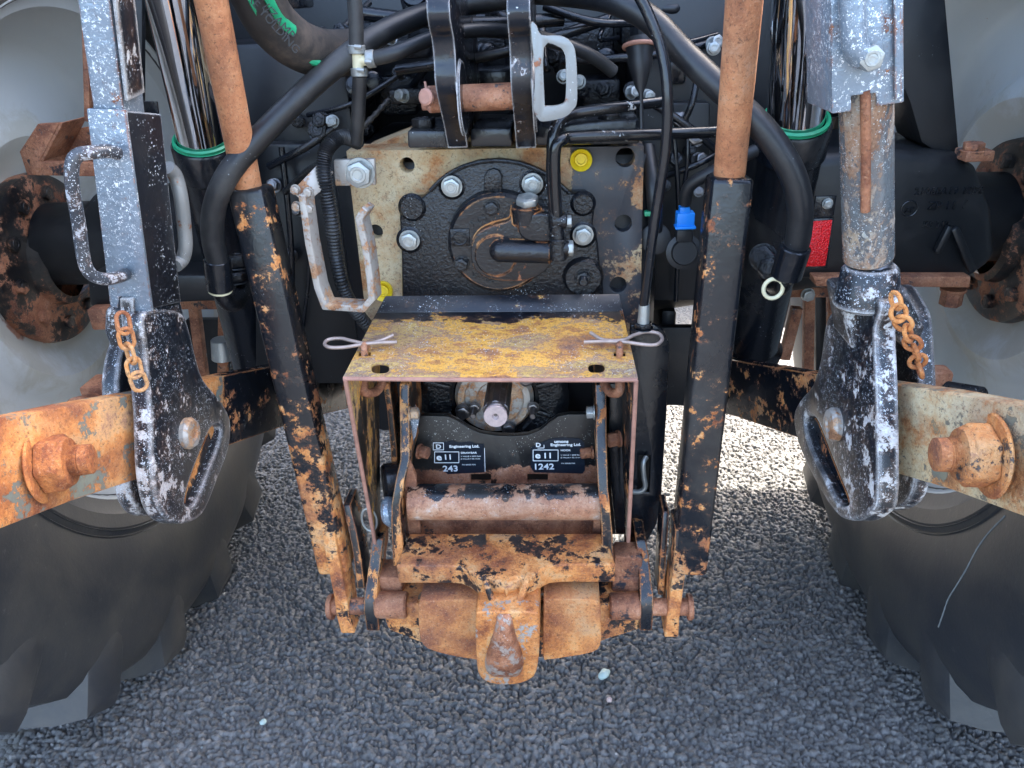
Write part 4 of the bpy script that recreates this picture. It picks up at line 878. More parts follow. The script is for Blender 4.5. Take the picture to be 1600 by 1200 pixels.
# ------------------------------------------------------------------ lift links
def xplate(pts, xin, s, th=.022, holes=(), bevel=.004):
    """outline seen on the face that lies in the upright plane x = xin, thickness pointing outwards"""
    m = MB(); m.poly(smooth_loop([P(x, y, X=xin) for x, y in pts], 3), (s*th, 0, 0), bevel, holes, seg=3); return m
def shift(pts, dx, dy): return [(x+dx, y+dy) for x, y in pts]
LL = empty('lift_link', P(290, 677, X=-.41), 'left lift link with square flecked sleeve, rod handle and forked end', 'lift link')
xi = -.405
near = [(224, 490), (250, 482), (284, 488), (296, 515), (306, 555), (318, 592), (342, 622), (360, 655), (358, 700), (340, 750), (322, 795), (305, 813), (280, 818), (258, 806), (245, 775), (238, 720), (236, 650), (232, 600), (228, 545), (223, 515)]
slot = [(341, 664), (347, 672), (340, 700), (322, 745), (306, 785), (296, 792), (289, 785), (294, 760), (310, 715), (328, 672)]
m = xplate(near, xi, -1, .024, [smooth_loop([P(x, y, X=xi) for x, y in slot], 3)]); m.out('fork_near_plate', 'worn', LL)
m = MB(); m.poly(smooth_loop([P(x, y, X=xi-.014) for x, y in slot], 3), (-.006, 0, 0), 0); m.out('slot_floor', 'black_chip', LL)
far = [(190, 492), (196, 530), (188, 560), (184, 620), (205, 700), (203, 760), (213, 792), (230, 805), (250, 800), (262, 770), (262, 620), (230, 540), (215, 500)]
m = MB(); m.poly(smooth_loop([P(x, y, X=xi-.052) for x, y in far], 3), (-.022, 0, 0), .004, seg=3); m.out('fork_far_plate', 'worn', LL)
m = MB(); m.poly([V((xi-.001, .875, .972)), V((xi-.001, .875, .905)), V((xi-.018, .875, .918)), V((xi-.030, .875, .928)), V((xi-.046, .875, .926)), V((xi-.056, .875, .910)), V((xi-.072, .875, .90)), V((xi-.074, .875, .94)), V((xi-.064, .875, .972))], (0, .075, 0), .008, seg=3); m.out('fork_head', 'worn', LL)
c = P(291, 677, X=xi); m = MB(); m.cyl(c+V((-.12, 0, 0)), c, .016, .016); m.lathe(c, XA, [(.021, -.001), (.0215, .006), (.018, .011), (.010, .0115), (.008, .009), (0, .009)], 40); m.out('link_pin', 'zinc_rusty', LL)
# sleeve: square box section seen at its corner
def quad_box(m, tl, tr, bl, br, ytop, ybot, depth_vec, bevel=.003):
    m.poly([P(*tl, Y=ytop), P(*tr, Y=ytop), P(*br, Y=ybot), P(*bl, Y=ybot)], depth_vec, bevel)
s1 = MB(); A = P(135, 170, Y=.83), P(195, 172, Y=.83), P(238, 485, Y=.86), P(172, 478, Y=.86)
dv = V((-.002, .125, 0))
nt_ = [P(185, 483, Y=.86), P(185, 464, Y=.86), P(208, 464, Y=.86), P(208, 486, Y=.86)]
s1.poly([A[0], A[1], P(238, 488, Y=.86), P(210, 488, Y=.86), P(208, 464, Y=.86), P(186, 464, Y=.86), P(184, 482, Y=.86), A[3]], (0, .005, 0), .001); s1.out('sleeve_front', 'worn_sky_sheen', LL)  # pale blue-grey front: sky reflected in black paint, put into the colour
s2 = MB(); s2.poly([A[1]+V((-.006, .003, 0)), P(252, 178, X=A[1].x), P(283, 472, X=A[2].x), A[2]+V((-.006, .003, 0))], (-.004, 0, 0), .0015)
bk = MB(); 
TLc = [A[1], P(252, 178, X=A[1].x)]; dep = (P(252, 178, X=A[1].x)-A[1]).y
s2.out('sleeve_side', 'sleeve_side', LL)
m = MB(); m.poly([A[0]+V((0, .006, 0)), A[0]+V((0, dep, 0)), A[3]+V((0, dep, 0)), A[3]+V((0, .006, 0))], (.004, 0, 0), .001); m.poly([A[0]+V((0, dep, 0)), A[1]+V((0, dep, 0)), A[2]+V((0, dep, 0)), A[3]+V((0, dep, 0))], (0, -.004, 0), .001); m.out('sleeve_back', 'black', LL)
m = MB(); t0 = A[0].lerp(A[1], .5)+V((-.002, dep*.42, .0)); b0 = A[3].lerp(A[2], .5)+V((0, dep*.42, 0)); dd = (t0-b0).normalized()
m.beam(b0+dd*.02, t0+dd*.26, .034, dep*.62, (0, 1, 0), .004); m.out('upper_tube', 'worn_sky_sheen', LL)
m = MB(); m.beam(t0+dd*.01+V((.024, -.01, 0)), t0+dd*.26+V((.024, -.01, 0)), .004, dep*.5, (0, 1, 0), .001); m.out('tube_rail', 'worn', LL)
m = MB(); m.poly([P(x, y, Y=.855) for x, y in ((186, 466), (207, 466), (211, 512), (190, 512))], (0, .012, 0), .002); m.out('chain_lug', 'worn', LL)
m = MB(); m.tube([P(184, 240, Y=.825), P(170, 236, Y=.815), P(145, 238, Y=.80), P(123, 242, Y=.795), P(113, 256, Y=.79), P(113, 290, Y=.79), P(123, 350, Y=.80), P(131, 405, Y=.805), P(142, 428, Y=.81), P(162, 436, Y=.82), P(185, 433, Y=.835), P(197, 428, Y=.85)], .0072, 16, 8); m.out('rod_handle', 'handle', LL)
m = MB(); m.tube([P(262, 262, Y=.93), P(274, 275, Y=.94), P(283, 310, Y=.94), P(288, 355, Y=.945), P(290, 385, Y=.945), P(285, 405, Y=.945), P(274, 415, Y=.93)], .0088, 16, 8); m.out('pale_handle', 'galv_handle', LL)

LRt = empty('lift_link', P(1308, 663, X=.44), 'right lift link with threaded tube, silver channel and forked end', 'lift link')
xr = .440
near = [(1320, 468), (1345, 456), (1368, 462), (1376, 478), (1372, 498), (1366, 520), (1369, 600), (1371, 700), (1370, 780), (1358, 803), (1335, 814), (1310, 806), (1290, 780), (1265, 735), (1246, 690), (1240, 650), (1250, 625), (1270, 600), (1282, 560), (1289, 510), (1300, 485)]
slot = [(1258, 652), (1268, 650), (1278, 660), (1296, 705), (1314, 750), (1326, 780), (1322, 790), (1308, 785), (1290, 750), (1268, 705), (1257, 668)]
m = xplate(near, xr, 1, .024, [smooth_loop([P(x, y, X=xr) for x, y in slot], 3)]); m.out('fork_near_plate', 'worn', LRt)
m = MB(); m.poly(smooth_loop([P(x, y, X=xr+.014) for x, y in slot], 3), (.006, 0, 0), 0); m.out('slot_floor', 'black_chip', LRt)
far = [(1398, 445), (1418, 470), (1430, 500), (1434, 560), (1436, 620), (1428, 700), (1428, 745), (1418, 780), (1395, 796), (1370, 792), (1355, 750), (1355, 600), (1372, 480)]
m = MB(); m.poly(smooth_loop([P(x, y, X=xr+.072) for x, y in far], 3), (.020, 0, 0), .004, seg=3); m.out('fork_far_plate', 'worn', LRt)
m = MB(); hd = [(1330, 434), (1394, 432), (1404, 470), (1372, 498), (1318, 480)]
m.cyl((.4415, .845, 1.012), (.444, .845, .965), .030, .036, 40, .004)
m.poly([V((xr-.022, .845, .975)), V((xr-.001, .845, .905)), V((xr+.018, .845, .92)), V((xr+.028, .845, .932)), V((xr+.044, .845, .93)), V((xr+.054, .845, .912)), V((xr+.072, .845, .90)), V((xr+.076, .845, .935)), V((xr+.056, .845, .965)), V((xr+.028, .845, .978))], (0, .075, 0), .010, seg=3); m.out('fork_head', 'worn', LRt)
c = P(1308, 663, X=xr); m = MB(); m.cyl(c+V((.12, 0, 0)), c, .016, .016); m.lathe(c, (-1, 0, 0), [(.021, -.001), (.0215, .006), (.018, .011), (.010, .0115), (.008, .009), (0, .009)], 40); m.out('link_pin', 'zinc_rusty', LRt)
a, c2 = P(1352, 110, Y=.80), P(1357, 402, Y=.85)
m = MB(); m.cyl(a, c2, .0245, .0265, 40, .002); m.out('threaded_tube', 'worn_tube', LRt)
m = MB(); m.tube([P(1352, 140, Y=.778), P(1353, 250, Y=.797), P(1352, 330, Y=.807)], .0048, 10); m.out('grease_rib', 'rust_brown', LRt)
bolt(LRt, P(1352, 363, Y=.822), BK, .006, .006, 'zinc', 'grease_nipple')
prf = []; k = 0; e2 = P(1359, 436, Y=.86); LLn = (e2-c2).length
while k < LLn: prf += [(.0215, k), (.0240, k+.0022)]; k += .0042
m = MB(); m.lathe(c2, e2-c2, [(0, 0)]+prf+[(.02, LLn), (0, LLn)], 40); m.out('screw_thread', 'steel_dark', LRt)
m = MB(); m.poly([P(x, y, Y=.775) for x, y in ((1298, -60), (1412, -60), (1413, 160), (1371, 166), (1370, 145), (1330, 150), (1331, 174), (1300, 178))], (0, .005, 0), .0015)
m.poly([P(1411, -60, Y=.776), P(1413, 159, Y=.776), P(1413, 159, Y=.776)+V((0, .08, 0)), P(1411, -60, Y=.776)+V((0, .08, 0))], (-.004, 0, 0), .001)
m.poly([P(1298, -60, Y=.776), P(1300, 177, Y=.776), P(1300, 177, Y=.776)+V((0, .08, 0)), P(1298, -60, Y=.776)+V((0, .08, 0))], (.004, 0, 0), .001)
m.beam(P(1401, -60, Y=.772), P(1403, 155, Y=.772), .004, .006, bevel=.001)
m.out('silver_channel', 'worn_sky_sheen', LRt)
m = MB(); m.tube([P(1328, -60, Y=.762), P(1332, 20, Y=.760), P(1336, 70, Y=.760), P(1348, 92, Y=.762)], .011, 16, 8); m.poly([P(x, y, Y=.772) for x, y in ((1322, -60), (1375, -60), (1376, 80), (1360, 108), (1335, 108), (1324, 80))], (0, -.008, 0), .003)
m.out('welded_rod', 'worn_sky_sheen', LRt); bolt(LRt, P(1356, 90, Y=.763), BK, .0115, .012, 'zinc', 'rounded_bolt', False)

# --- chains
def chain(path, n, label, L=.026, r_=.0025, wd=.0085):
    pts = [P(*p[:2], Y=p[2]) for p in path]; C_ = empty('safety_chain', pts[0], label, 'chain', 'rusty chains hanging from the lift links')
    seg = [(pts[i+1]-pts[i]).length for i in range(len(pts)-1)]; tot = sum(seg); me = None
    for k in range(n):
        d0 = tot*(k+.5)/n; i = 0
        while i < len(seg)-1 and d0 > seg[i]: d0 -= seg[i]; i += 1
        c = pts[i].lerp(pts[i+1], d0/seg[i]); ax = (pts[i+1]-pts[i]).normalized(); LL_ = tot/n*1.34
        if me is None:
            m = MB(); hl_ = LL_/2-wd; loop = []
            for j in range(20):
                th = 2*math.pi*j/20; loop.append(V((math.cos(th)*wd, 0, math.sin(th)*wd+(hl_ if math.sin(th) > 0 else -hl_))))
            m.tube(loop, r_, 8, 1, True); o = m.out('chain_link', 'rust_orange', None); me = o.data; bpy.data.objects.remove(o)
        o = bpy.data.objects.new('chain_link', me); sc.collection.objects.link(o); o.parent = C_; o.location = c-base_of(C_)
        qt = ax.to_track_quat('Z', 'X'); o.rotation_euler = (qt.to_matrix() @ Matrix.Rotation(R(35)+(math.pi/2)*(k % 2), 3, 'Z')).to_euler()
chain([(191, 492, .82), (195, 520, .812), (203, 550, .812), (212, 585, .812), (221, 606, .815)], 5, 'short orange rusty chain hanging from the left lift link')
chain([(1398, 460, .785), (1404, 490, .78), (1416, 515, .78), (1430, 545, .78), (1438, 584, .79)], 8, 'longer rusty chain hanging from the right lift link')

# ------------------------------------------------------------------ pickup hitch
PH = empty('pickup_hitch', (0, .95, .40), 'rusty orange pickup hitch with hook nose and cross tube under the shaft guard', 'tow hitch')
def hp(name, label=None): return part(name, PH, label)
# back plate with the two data labels
yk = 1.075
m = MB(); top = [(640, 652), (662, 650), (700, 651), (715, 658), (730, 668), (750, 677), (775, 681), (800, 682), (825, 680), (845, 672), (860, 660), (872, 651), (890, 648), (935, 648)]
hl = [[P(x, y, Y=yk) for x, y in ((x0, 741), (x0+32, 741), (x0+32, 755), (x0, 755))] for x0 in (735, 824)]
m.poly([P(x, y, Y=yk) for x, y in top]+[P(935, 790, Y=yk), P(640, 790, Y=yk)], (0, .012, 0), .002, hl); PL = hp('label_plate'); mq = MB(); mq.box((.02, 1.26, .57), (.40, .12, .20), .006); mq.out('dark_backing', 'black_dull', PL); m.out('plate_body', paint('flecked_black_plate', base=(0.0066, 0.0072, 0.0083), rough=.3, specks=.42, sscale=420, rust=.20, rscale=14, cols=BROWN, speck_col=(.5, .5, .47), grad=('Z', .618, .592, .26), grime=.2), PL)  # dark box added behind the plate so openings show no bright ground
m = MB(); m.tube([P(x, y, Y=yk+.006) for x, y in top[2:12]], .0035, 8, 4); m.out('plate_lip', 'black', PL)
m = MB(); m.poly([P(x, y, Y=yk-.0015) for x, y in ((684, 692), (700, 690), (707, 688), (716, 692), (735, 690), (745, 694), (756, 694), (757, 738), (716, 740), (700, 741), (692, 735), (700, 728), (690, 722), (678, 712), (680, 700))], (0, .001, 0), 0); m.out('data_sticker', 'label', PL, 'torn dark sticker with white print at left')
m = MB(); m.poly([P(x, y, Y=yk-.0015) for x, y in ((830, 700), (845, 692), (860, 686), (880, 684), (905, 685), (913, 692), (914, 735), (910, 740), (835, 738), (829, 730))], (0, .001, 0), 0); m.out('data_sticker', 'label', PL, 'dark sticker with white print at right')
yt = yk-.0018
def frame(m, x0, y0, x1, y1, w_=1.1):
    for a, c2 in (((x0, y0), (x1, y0)), ((x1, y0), (x1, y1)), ((x1, y1), (x0, y1)), ((x0, y1), (x0, y0))):
        m.beam(P(*a, Y=yt), P(*c2, Y=yt), .0011, .0008, (0, 1, 0), 0)
m = MB(); frame(m, 679, 706, 717, 723); frame(m, 677, 692, 693, 703); frame(m, 833, 703, 872, 720); m.beam(P(850, 700, Y=yt), P(850, 695, Y=yt), .0011, .0008, (0, 1, 0), 0); m.beam(P(840, 700, Y=yt), P(850, 700, Y=yt), .0011, .0008, (0, 1, 0), 0); m.beam(P(757, 700, Y=yt), P(758, 737, Y=yt), .0009, .0008, (0, 1, 0), 0); m.out('print_frame', 'white_print', PL)
for st, x, y, sz, bd in (('D', 681, 701, .011, .0003), ('Engineering Ltd.', 702, 699.5, .0068, .0002), ('e', 682, 719, .017, .0004), ('11', 693, 718, .0135, .0003), ('DRAWBAR', 720, 709, .0048, .0001), ('V VALUE = 2000 DaN', 720, 714, .0032, 0), ('D VALUE = 93.15 kN', 720, 718, .0032, 0), ('243', 692, 736.5, .0155, .0003), ('FW SERIES FOR', 722, 727, .003, 0),
                         ('D', 837, 698, .010, .0003), ('umons', 866, 692, .0075, .0003), ('Engineering Ltd.', 860, 697, .0068, .0002), ('e', 836, 716, .017, .0004), ('11', 848, 716, .0145, .0003), ('HOOK', 876, 705, .0048, .0001), ('V VALUE = 2000 DaN', 876, 712, .0032, 0), ('D VALUE = 93.15 kN', 876, 716, .0032, 0), ('1242', 833, 733.5, .0155, .0003), ('FW SERIES FOR', 877, 725, .003, 0)):
    text(PL, st, P(x, y, Y=yt), sz, depth=.0002, bold=bd, sx=1.12)
bolt(PL, P(926, 706, Y=yk), (-1, -.2, 0), .010, .02, 'rust_brown')
# cheek plates, with their front edge and inner face showing
def cheekp(xpl, th, edge_px, yset, backY, mat, name='cheek_plate'):
    pts = [V((xpl, y, P(x_, py, Y=y).z)) for (x_, py), y in zip(edge_px, yset)]
    zt, zb = pts[0].z, pts[-1].z
    pts += [V((xpl, backY, zb)), V((xpl, backY, zt))]
    m = MB(); m.poly(pts, (th, 0, 0), .002); m.out(name, mat, CK); return m
CK = hp('hook_frame')
xL = P(640, 650, Y=1.03).x; xLb = P(622, 860, Y=.96).x
def slanted(edge, yy, w_px, depth, mat, name):
    """a bar whose front edge follows pixels of known distance, running back by depth"""
    L_ = [P(x, y, Y=k) for (x, y), k in zip(edge, yy)]; R_ = [P(x+w_px[i], y, Y=k) for i, ((x, y), k) in enumerate(zip(edge, yy))]
    m = MB(); q = m.b; rings = []
    for a, c2 in zip(L_, R_):
        rings.append([q.verts.new(a), q.verts.new(c2), q.verts.new(c2+V((0, depth, 0))), q.verts.new(a+V((0, depth, 0)))])
    for A_, B_ in zip(rings, rings[1:]):
        for k in range(4): q.faces.new([A_[k], A_[(k+1) % 4], B_[(k+1) % 4], B_[k]])
    q.faces.new(rings[0]); q.faces.new(rings[-1][::-1]); bmesh.ops.recalc_face_normals(q, faces=list(q.faces))
    es = [e for e in q.edges if e.calc_face_angle(0) > R(40)]; bmesh.ops.bevel(q, geom=es, offset=.0025, segments=2, profile=.5, affect='EDGES')
    return m
FL = [(624, 600), (624, 640), (625, 680), (625, 720), (618, 750), (611, 790), (611, 820), (613, 860), (614, 885)]
YL = [1.04, 1.03, 1.01, .99, .975, .96, .955, .95, .945]
m = slanted(FL, YL, [15, 15, 15, 15, 14, 14, 15, 17, 19], .12, None, None); m.out('cheek_plate', 'black_chip_more', CK)
FR = [(930, 600), (931, 640), (931, 680), (932, 720), (934, 760), (938, 800), (940, 830), (940, 860), (941, 885)]
m = slanted(FR, YL, [17, 17, 17, 17, 16, 16, 17, 18, 20], .12, None, None); m.out('cheek_plate', 'black_chip', CK)
m = slanted([(598, 600), (604, 640), (610, 700), (612, 740)], [1.05]*4, [10]*4, .05, None, None); m.out('outer_rail', 'black_chip', CK)
m = slanted([(952, 600), (951, 700), (955, 760), (962, 835)], [1.06]*4, [22]*4, .05, None, None); m.out('outer_rail', 'black', CK)
bolt(CK, P(640, 646, Y=1.02), XA, .010, .014, 'zinc_rusty'); bolt(CK, P(929, 644, Y=1.02), (-1, 0, 0), .010, .012, 'zinc'); bolt(CK, P(968, 685, Y=1.04), (-1, -.3, 0), .012, .02, 'rust_brown'); bolt(CK, P(655, 705, Y=1.05), (1, -.4, 0), .011, .016, 'rust_brown')
m = MB(); m.poly([P(x, y, Y=1.03) for x, y in ((649, 632), (655, 655), (650, 680), (645, 692), (640, 668), (642, 650))], (0, .003, 0), .0005); m.out('pale_tag', 'worn_sky_sheen', CK, 'pale pointed metal tag by the left cheek')
for x, s2 in ((569, 1), (968, -1)):
    m = MB(); c = P(x, 603, Y=.99); m.tube([c+V((0, .03, .02)), c+V((0, -.005, -.004)), c+V((s2*.012, .012, -.016)), c+V((s2*.02, .03, -.01))], .007, 10, 6); m.out('retaining_lug', 'rust_brown', CK)
# silver spring and roller at the left, between guard and cheek
m = MB(); m.cyl(P(598, 752, Y=1.03), P(626, 748, Y=1.04), .028, .028, 40, .004); m.out('left_roller', 'black', CK); m = MB(); m.cyl(P(600, 800, Y=1.0), P(618, 798, Y=1.0), .024, .024, 40, .006); m.out('silver_roller', 'worn_sky_sheen', CK)
m = MB(); m.tube(oval(P(577, 812, Y=1.0), .012, .022, XA, ZA, 16), .002, 8, 1, True); m.out('wire_ring', 'zinc', CK)
# cross tube
ct0, ct1 = P(640, 784, Y=1.0), P(942, 784, Y=1.0)
CT2 = hp('cross_tube'); m = MB(); m.cyl(ct0, ct1, .0285, .0285, 56, .001); m.out('tube_body', 'rust_tube', CT2); bolt(CT2, P(790, 779, Y=.972), BK, .0045, .004, 'steel_dark', 'grease_nipple')
m = MB(); m.poly([P(x, y, Y=1.0) for x, y in ((628, 705), (640, 720), (650, 745), (652, 775), (656, 812), (658, 838), (626, 838))], (0, .01, 0), .003); m.out('tube_gusset', 'rust_brown', CT2); m = MB(); m.poly([P(x, y, Y=1.0) for x, y in ((945, 740), (935, 760), (930, 790), (928, 815), (925, 838), (945, 838))], (0, .01, 0), .003); m.out('tube_gusset', 'rust_brown', CT2)
# strip behind the slot under the tube
m = MB(); m.poly([P(640, 812, Y=1.03), P(945, 812, Y=1.03), P(945, 842, Y=1.03), P(640, 842, Y=1.03)], (0, .01, 0), .001); m.out('cross_strip', 'rust_brown', CT2)
# upper jaw: thick plate with V beak
JW = hp('upper_jaw')
def poly_hull(m, fr, bev=.002):
    q = bmesh.new(); vs = [q.verts.new(p) for p in fr]; bmesh.ops.convex_hull(q, input=vs); bmesh.ops.dissolve_limit(q, angle_limit=R(2), verts=list(q.verts), edges=list(q.edges))
    if bev: bmesh.ops.bevel(q, geom=[e for e in q.edges if e.calc_face_angle(0) > R(20)], offset=bev, segments=2, profile=.5, affect='EDGES', clamp_overlap=True)
    m._merge(q)
zj = P(620, 884, Y=.905).z
fo = [(618, 884), (700, 884), (718, 885), (732, 891), (746, 901), (757, 905), (766, 902), (776, 900), (785, 905), (790, 912), (795, 905), (804, 900), (813, 902), (822, 905), (833, 900), (846, 890), (858, 884), (880, 882), (962, 882), (946, 833), (640, 833)]
m = MB(); m.poly([P(x, y, Z=zj) for x, y in fo], (0, .004, -.038), .0035, seg=3); m.out('jaw_plate', 'rust_hook', JW)
m = MB(); poly_hull(m, [P(738, 893, Z=zj-.004), P(842, 892, Z=zj-.004), P(790, 914, Z=zj-.004), P(748, 925, Z=zj-.036), P(832, 925, Z=zj-.036), P(786, 940, Z=zj-.052), P(794, 940, Z=zj-.052), P(790, 900, Z=zj-.03)], .003)
m.out('beak_tip', 'rust_hook', JW)
m = MB(); m.tube([P(758, 900, Z=zj-.002), P(762, 917, Z=zj-.010), P(772, 945, Z=zj-.040)], .0052, 12, 6); m.out('beak_rib', 'rust_hook', JW)
m = MB(); m.tube([P(824, 900, Z=zj-.002), P(820, 917, Z=zj-.010), P(809, 945, Z=zj-.040)], .0052, 12, 6); m.out('beak_rib', 'rust_hook', JW)
m = MB(); bmesh.ops.create_uvsphere(m.b, u_segments=24, v_segments=16, radius=.020, matrix=Matrix.Translation(P(791, 918, Z=zj-.022)+V((0, .012, 0))) @ Matrix.Diagonal((.95, .75, 1.0, 1))); m.out('beak_dome', 'rust_hook', JW)
# lower body: wide curved shelf, front block and hook
LB = hp('lower_jaw')
def zslab(pts_px, zt, th, bev=.004):
    m = MB(); m.poly([P(x, y, Z=zt) for x, y in pts_px], (0, 0, -th), bev, seg=2); return m
m = MB(); shelf = [(598, 960), (606, 985), (650, 1003), (700, 1020), (745, 1029), (845, 1029), (900, 1018), (950, 1000), (1000, 985), (1005, 960)]
m.poly([P(x, y, Y=.945) for x, y in shelf]+[P(1005, 945, Y=.945), P(598, 945, Y=.945)], (0, .09, 0), .006, seg=3); m.out('shelf_plate', 'rust_hook', LB)
m = MB(); yfb = .895
m.poly(smooth_loop([P(x, y, Y=yfb) for x, y in ((654, 950), (660, 940), (700, 938), (742, 938), (746, 945), (746, 1025), (742, 1031), (700, 1024), (668, 1014), (657, 1000), (654, 975))], 2), (0, .075, 0), .006, seg=3); m.out('front_block', 'rust_orange', LB)
m = MB(); m.poly(smooth_loop([P(x, y, Y=yfb) for x, y in ((849, 945), (853, 938), (880, 936), (928, 938), (938, 948), (939, 985), (938, 1008), (925, 1020), (880, 1028), (855, 1031), (849, 1025))], 2), (0, .075, 0), .006, seg=3)
m.out('front_block', 'rust_orange', LB)
m = MB(); poly_hull(m, [P(652, 938, Y=.91), P(935, 936, Y=.91), P(655, 924, Y=.96), P(935, 924, Y=.96), P(652, 940, Y=.96), P(938, 940, Y=.96)], .003); m.out('block_top', 'rust_hook', LB)
for a, c2 in (((588, 945), (637, 945)), ((952, 947), (1000, 947))):
    m = MB(); m.cyl(P(*a, Y=.955), P(*c2, Y=.955), .0215, .0215, 40, .003); m.out('pivot_boss', 'rust_brown', LB)
    m = MB(); ctr = P((a[0]+c2[0])/2, 905, Y=1.0); m.box(ctr, (.045, .05, .05), .006); m.out('boss_web', 'rust_brown', LB)
HK = hp('hook_nose')
m = MB(); yn0 = .84
m.poly(smooth_loop([P(x, y, Y=yn0) for x, y in ((743, 962), (747, 957), (770, 956), (815, 956), (838, 958), (843, 965), (843, 1010), (840, 1040), (834, 1058), (815, 1068), (790, 1071), (765, 1068), (750, 1058), (745, 1040), (743, 1000))], 2), (0, .10, 0), .007, seg=3)
m.out('nose_block', paint('polished_rust', base=(.40, .37, .33), rust=.62, rscale=15, cols=ORANGE, rough=.3, rough_rust=.5, metal=.2, specks=.1, speck_col=(.7, .7, .7)), HK)
m = MB(); q = m.b; rings = []
for (y_, w_, h_) in ((959, 9, .002), (964, 12, .009), (975, 14, .014), (990, 18, .018), (1005, 23, .021), (1020, 28, .022), (1034, 31, .020), (1045, 29, .015), (1053, 23, .008), (1058, 15, .001)):
    c = P(788, y_, Y=yn0); k = (c-CAM).dot(fwd)/FPX; ring = []
    for j in range(13):
        th = math.pi*j/12; ring.append(q.verts.new(c+V((math.cos(th)*w_*k, -(math.sin(th)**.75)*h_+.001, 0))))
    rings.append(ring)
for A_, B_ in zip(rings, rings[1:]):
    for k in range(12): q.faces.new([A_[k], A_[k+1], B_[k+1], B_[k]])
q.faces.new(rings[0]); q.faces.new(rings[-1][::-1]); m.out('hook_tip', paint('worn_bare_hook', base=(.36, .29, .24), rough=.32, rust=.52, rscale=22, cols=BROWN, rough_rust=.42, metal=.25, grime=.8, dust=(.40, .23, .13), specks=.3, speck_col=(.62, .6, .56)), HK, sharp=60)
# side straps of the lower jaw
m = slanted([(581, 842), (578, 870), (573, 905), (569, 930), (568, 955), (573, 986)], [1.0, .99, .97, .95, .94, .94], [18, 18, 18, 20, 22, 20], .07, None, None); SS = hp('side_strap'); m.out('strap_plate', 'black_chip_more', SS)
m = slanted([(993, 845), (997, 870), (999, 905), (1000, 930), (999, 955), (999, 986)], [1.0, .99, .97, .95, .94, .94], [17, 17, 18, 21, 22, 20], .07, None, None); SS = hp('side_strap'); m.out('strap_plate', 'black_chip', SS)
m = MB(); m.box(P(980, 880, Y=1.0), (.045, .04, .06), .005); m.out('web_block', 'rust_brown', SS)
# lift rods with their square sleeves
def lift_rod(s, rod0, rod1, rr_, sl0, sl1, wid, fork, fw, mat, forkin, pinp):
    Lr = hp('hitch_lift_rod')
    a, c2 = P(*rod0[:2], Y=rod0[2]), P(*rod1[:2], Y=rod1[2]); m = MB(); m.cyl(a, c2, rr_, rr_, 40); m.out('round_rod', 'rust_rod', Lr)
    a, c2 = P(*sl0[:2], Y=sl0[2]), P(*sl1[:2], Y=sl1[2]); m = MB(); m.beam(a, c2, wid, wid, (0, 1, 0), .007, seg=3); m.out('square_sleeve', mat, Lr)
    m = slanted(*forkin[:3], .055, None, None); m.out('fork_plate', mat, Lr)
    m = slanted(*forkin[3:6], .05, None, None); m.out('fork_plate', 'black_chip', Lr)
    p = P(*pinp[0][:2], Y=pinp[0][2]); p2 = P(*pinp[1][:2], Y=pinp[1][2]); m = MB(); m.cyl(p, p2, .014, .014, 28); m.lathe(p, p2-p, [(.019, -.006), (.021, -.003), (.021, .002), (0, .003)], 28); m.out('pivot_pin', 'rust_brown', Lr)
lift_rod(-1, (318, -60, .93), (388, 296, 1.035), .0185, (391, 292, 1.035), (527, 885, .99), .050, None, None, 'sleeve_left',
         [[(503, 832), (509, 870), (516, 905), (522, 935), (526, 965), (533, 990)], [.965, .96, .955, .95, .948, .945], [20, 20, 20, 20, 20, 22], [(535, 790), (545, 830), (552, 870), (558, 920)], [1.0, .99, .98, .97], [12, 12, 12, 12]], [(519, 948, .965), (600, 946, .965)])
lift_rod(1, (1168, -60, .90), (1140, 272, 1.0), .0195, (1140, 274, 1.0), (1074, 885, .97), .052, None, None, 'sleeve_right',
         [[(1055, 828), (1053, 870), (1050, 905), (1046, 935), (1042, 965), (1038, 996)], [.95, .947, .945, .94, .938, .935], [20, 20, 20, 20, 20, 22], [(1036, 800), (1034, 830), (1031, 870), (1028, 930)], [1.0, .99, .98, .97], [10, 10, 10, 10]], [(1076, 948, .955), (1000, 948, .955)])

# ------------------------------------------------------------------ PTO guard (lifts away) and its clips
gl, gr = P(536, 590, Y=.93), P(997, 592, Y=.93); rl, rr2 = P(572, 512, Y=1.03), P(978, 512, Y=1.03)
GD = empty('shaft_guard', (0, 1.03, .86), 'mustard and rust coloured metal guard box over the splined shaft', 'guard')
bl, br = P(602, 462, Y=1.105), P(968, 459, Y=1.105)
ml, mr = P(590, 487, Y=1.075), P(973, 485, Y=1.075)
m = MB()
def gp(px, py):   # a point on the sloping top sheet
    n_ = (gr-gl).cross(ml-gl); v = P(px, py, D=1)-CAM; t = (gl-CAM).dot(n_)/v.dot(n_); return CAM+v*t
nrm = (gr-gl).cross(ml-gl).normalized(); nrm = nrm if nrm.z > 0 else -nrm
ML, MR = gp(588, 488), gp(973, 486)
holes = []
for cx_, cy_, rx_, ry_ in ((594, 575, 14, 8), (932, 574, 13, 8)): holes.append([gp(cx_+math.copysign(abs(math.cos(t))**.7, math.cos(t))*rx_, cy_+math.copysign(abs(math.sin(t))**.7, math.sin(t))*ry_) for t in [2*math.pi*k/20 for k in range(20)]])
for cx_ in (570, 968): holes.append([gp(cx_-9, 556), gp(cx_-9, 549), gp(cx_+9, 549), gp(cx_+9, 556)])
m.poly([gp(536, 588), gp(997, 590), MR, ML], -nrm*.005, .0012, holes)
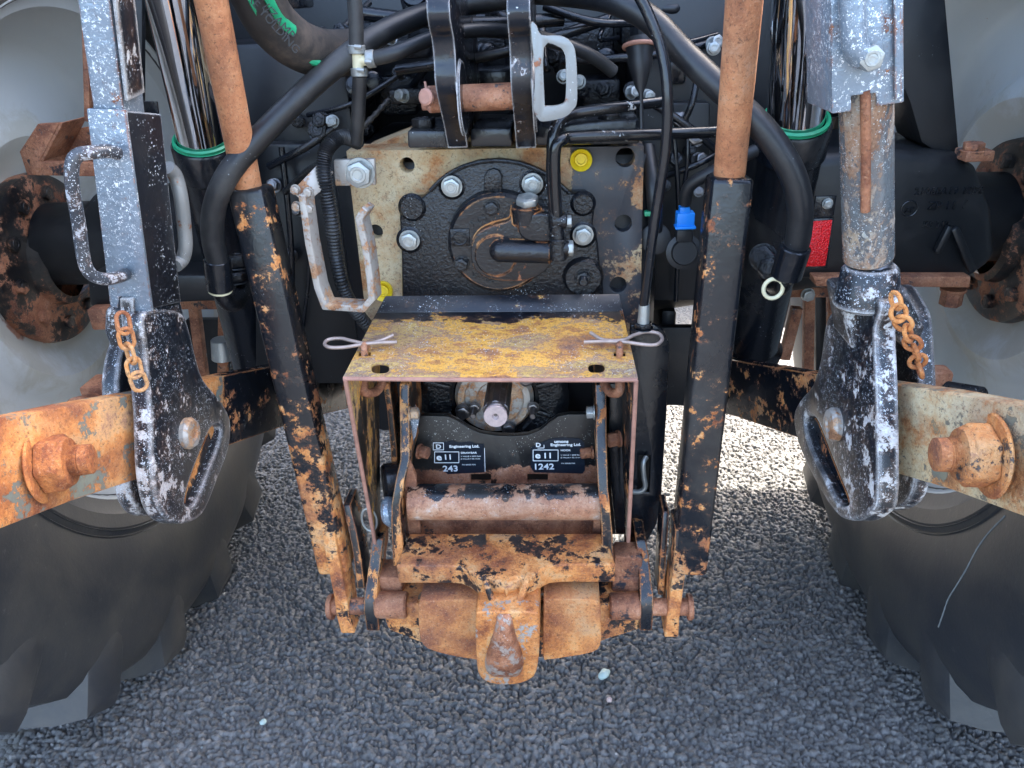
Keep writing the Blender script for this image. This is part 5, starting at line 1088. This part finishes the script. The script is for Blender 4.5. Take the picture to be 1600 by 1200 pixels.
m.poly([ML, MR, P(968, 459, Y=MR.y+.018), P(602, 462, Y=ML.y+.018)], -nrm*.005, .0012); m.out('top_sheet', 'guard', GD)
m = MB(); e_ = nrm*-.003
m.tube([gp(536, 589)+e_, gp(770, 591)+e_, gp(996, 591)+e_], .0032, 8, 6); m.out('front_edge', 'rust_edge', GD)
for s, X_, fb, top_, mt in ((-1, gl.x, P(584, 850, Y=1.0), gp(536, 590), 'guard_side'), (1, gr.x, P(984, 846, Y=.985), gp(997, 592), 'black_chip')):
    th = V((-s*.005, 0, 0)); tp = top_+V((0, 0, -.003)); bk_ = V((ML.x if s < 0 else MR.x, MR.y+.005, ML.z-.006)) if True else 0
    bk2 = V((fb.x, fb.y+.035, fb.z+.002))
    m = MB(); m.poly([tp, fb, bk2, V(((bk_.x+fb.x)/2, bk_.y-.02, .72)), bk_], th, .001); m.out('side_sheet', mt, GD)
    m = MB(); m.tube([tp+th*.5, tp.lerp(fb, .5)+th*.5, fb+th*.5], .0032, 8, 6); m.out('side_edge', 'rust_edge', GD)
for cx_ in (570, 968):
    m = MB(); a = gp(cx_, 553); m.tube([a+V((0, .0, -.012)), a+nrm*.006, a+nrm*.012+V((0, .006, 0)), a+nrm*.010+V((0, .014, 0)), a+V((0, .018, -.004))], .005, 10, 5, flat=(1, 1)); m.out('clip_tab', 'rust_brown', GD)
def clip(pts, label):
    c = gp(*pts[0]); C_ = empty('spring_clip', c, label, 'spring clip', 'spring clips holding the shaft guard')
    m = MB(); m.tube([gp(x, y)+nrm*(.012) for x, y in pts], .0027, 10, 8); m.out('clip_wire', 'clip', C_)
clip([(622, 545), (590, 546), (565, 549), (540, 553), (518, 553), (510, 548), (516, 541), (535, 539), (552, 543), (575, 547), (598, 542), (616, 534)], 'bent wire spring clip through the left tab of the guard')
clip([(912, 545), (940, 544), (975, 545), (1005, 549), (1024, 549), (1033, 541), (1028, 532), (1010, 529), (990, 534), (975, 541), (955, 543), (938, 540), (922, 530)], 'bent wire spring clip through the right tab of the guard')
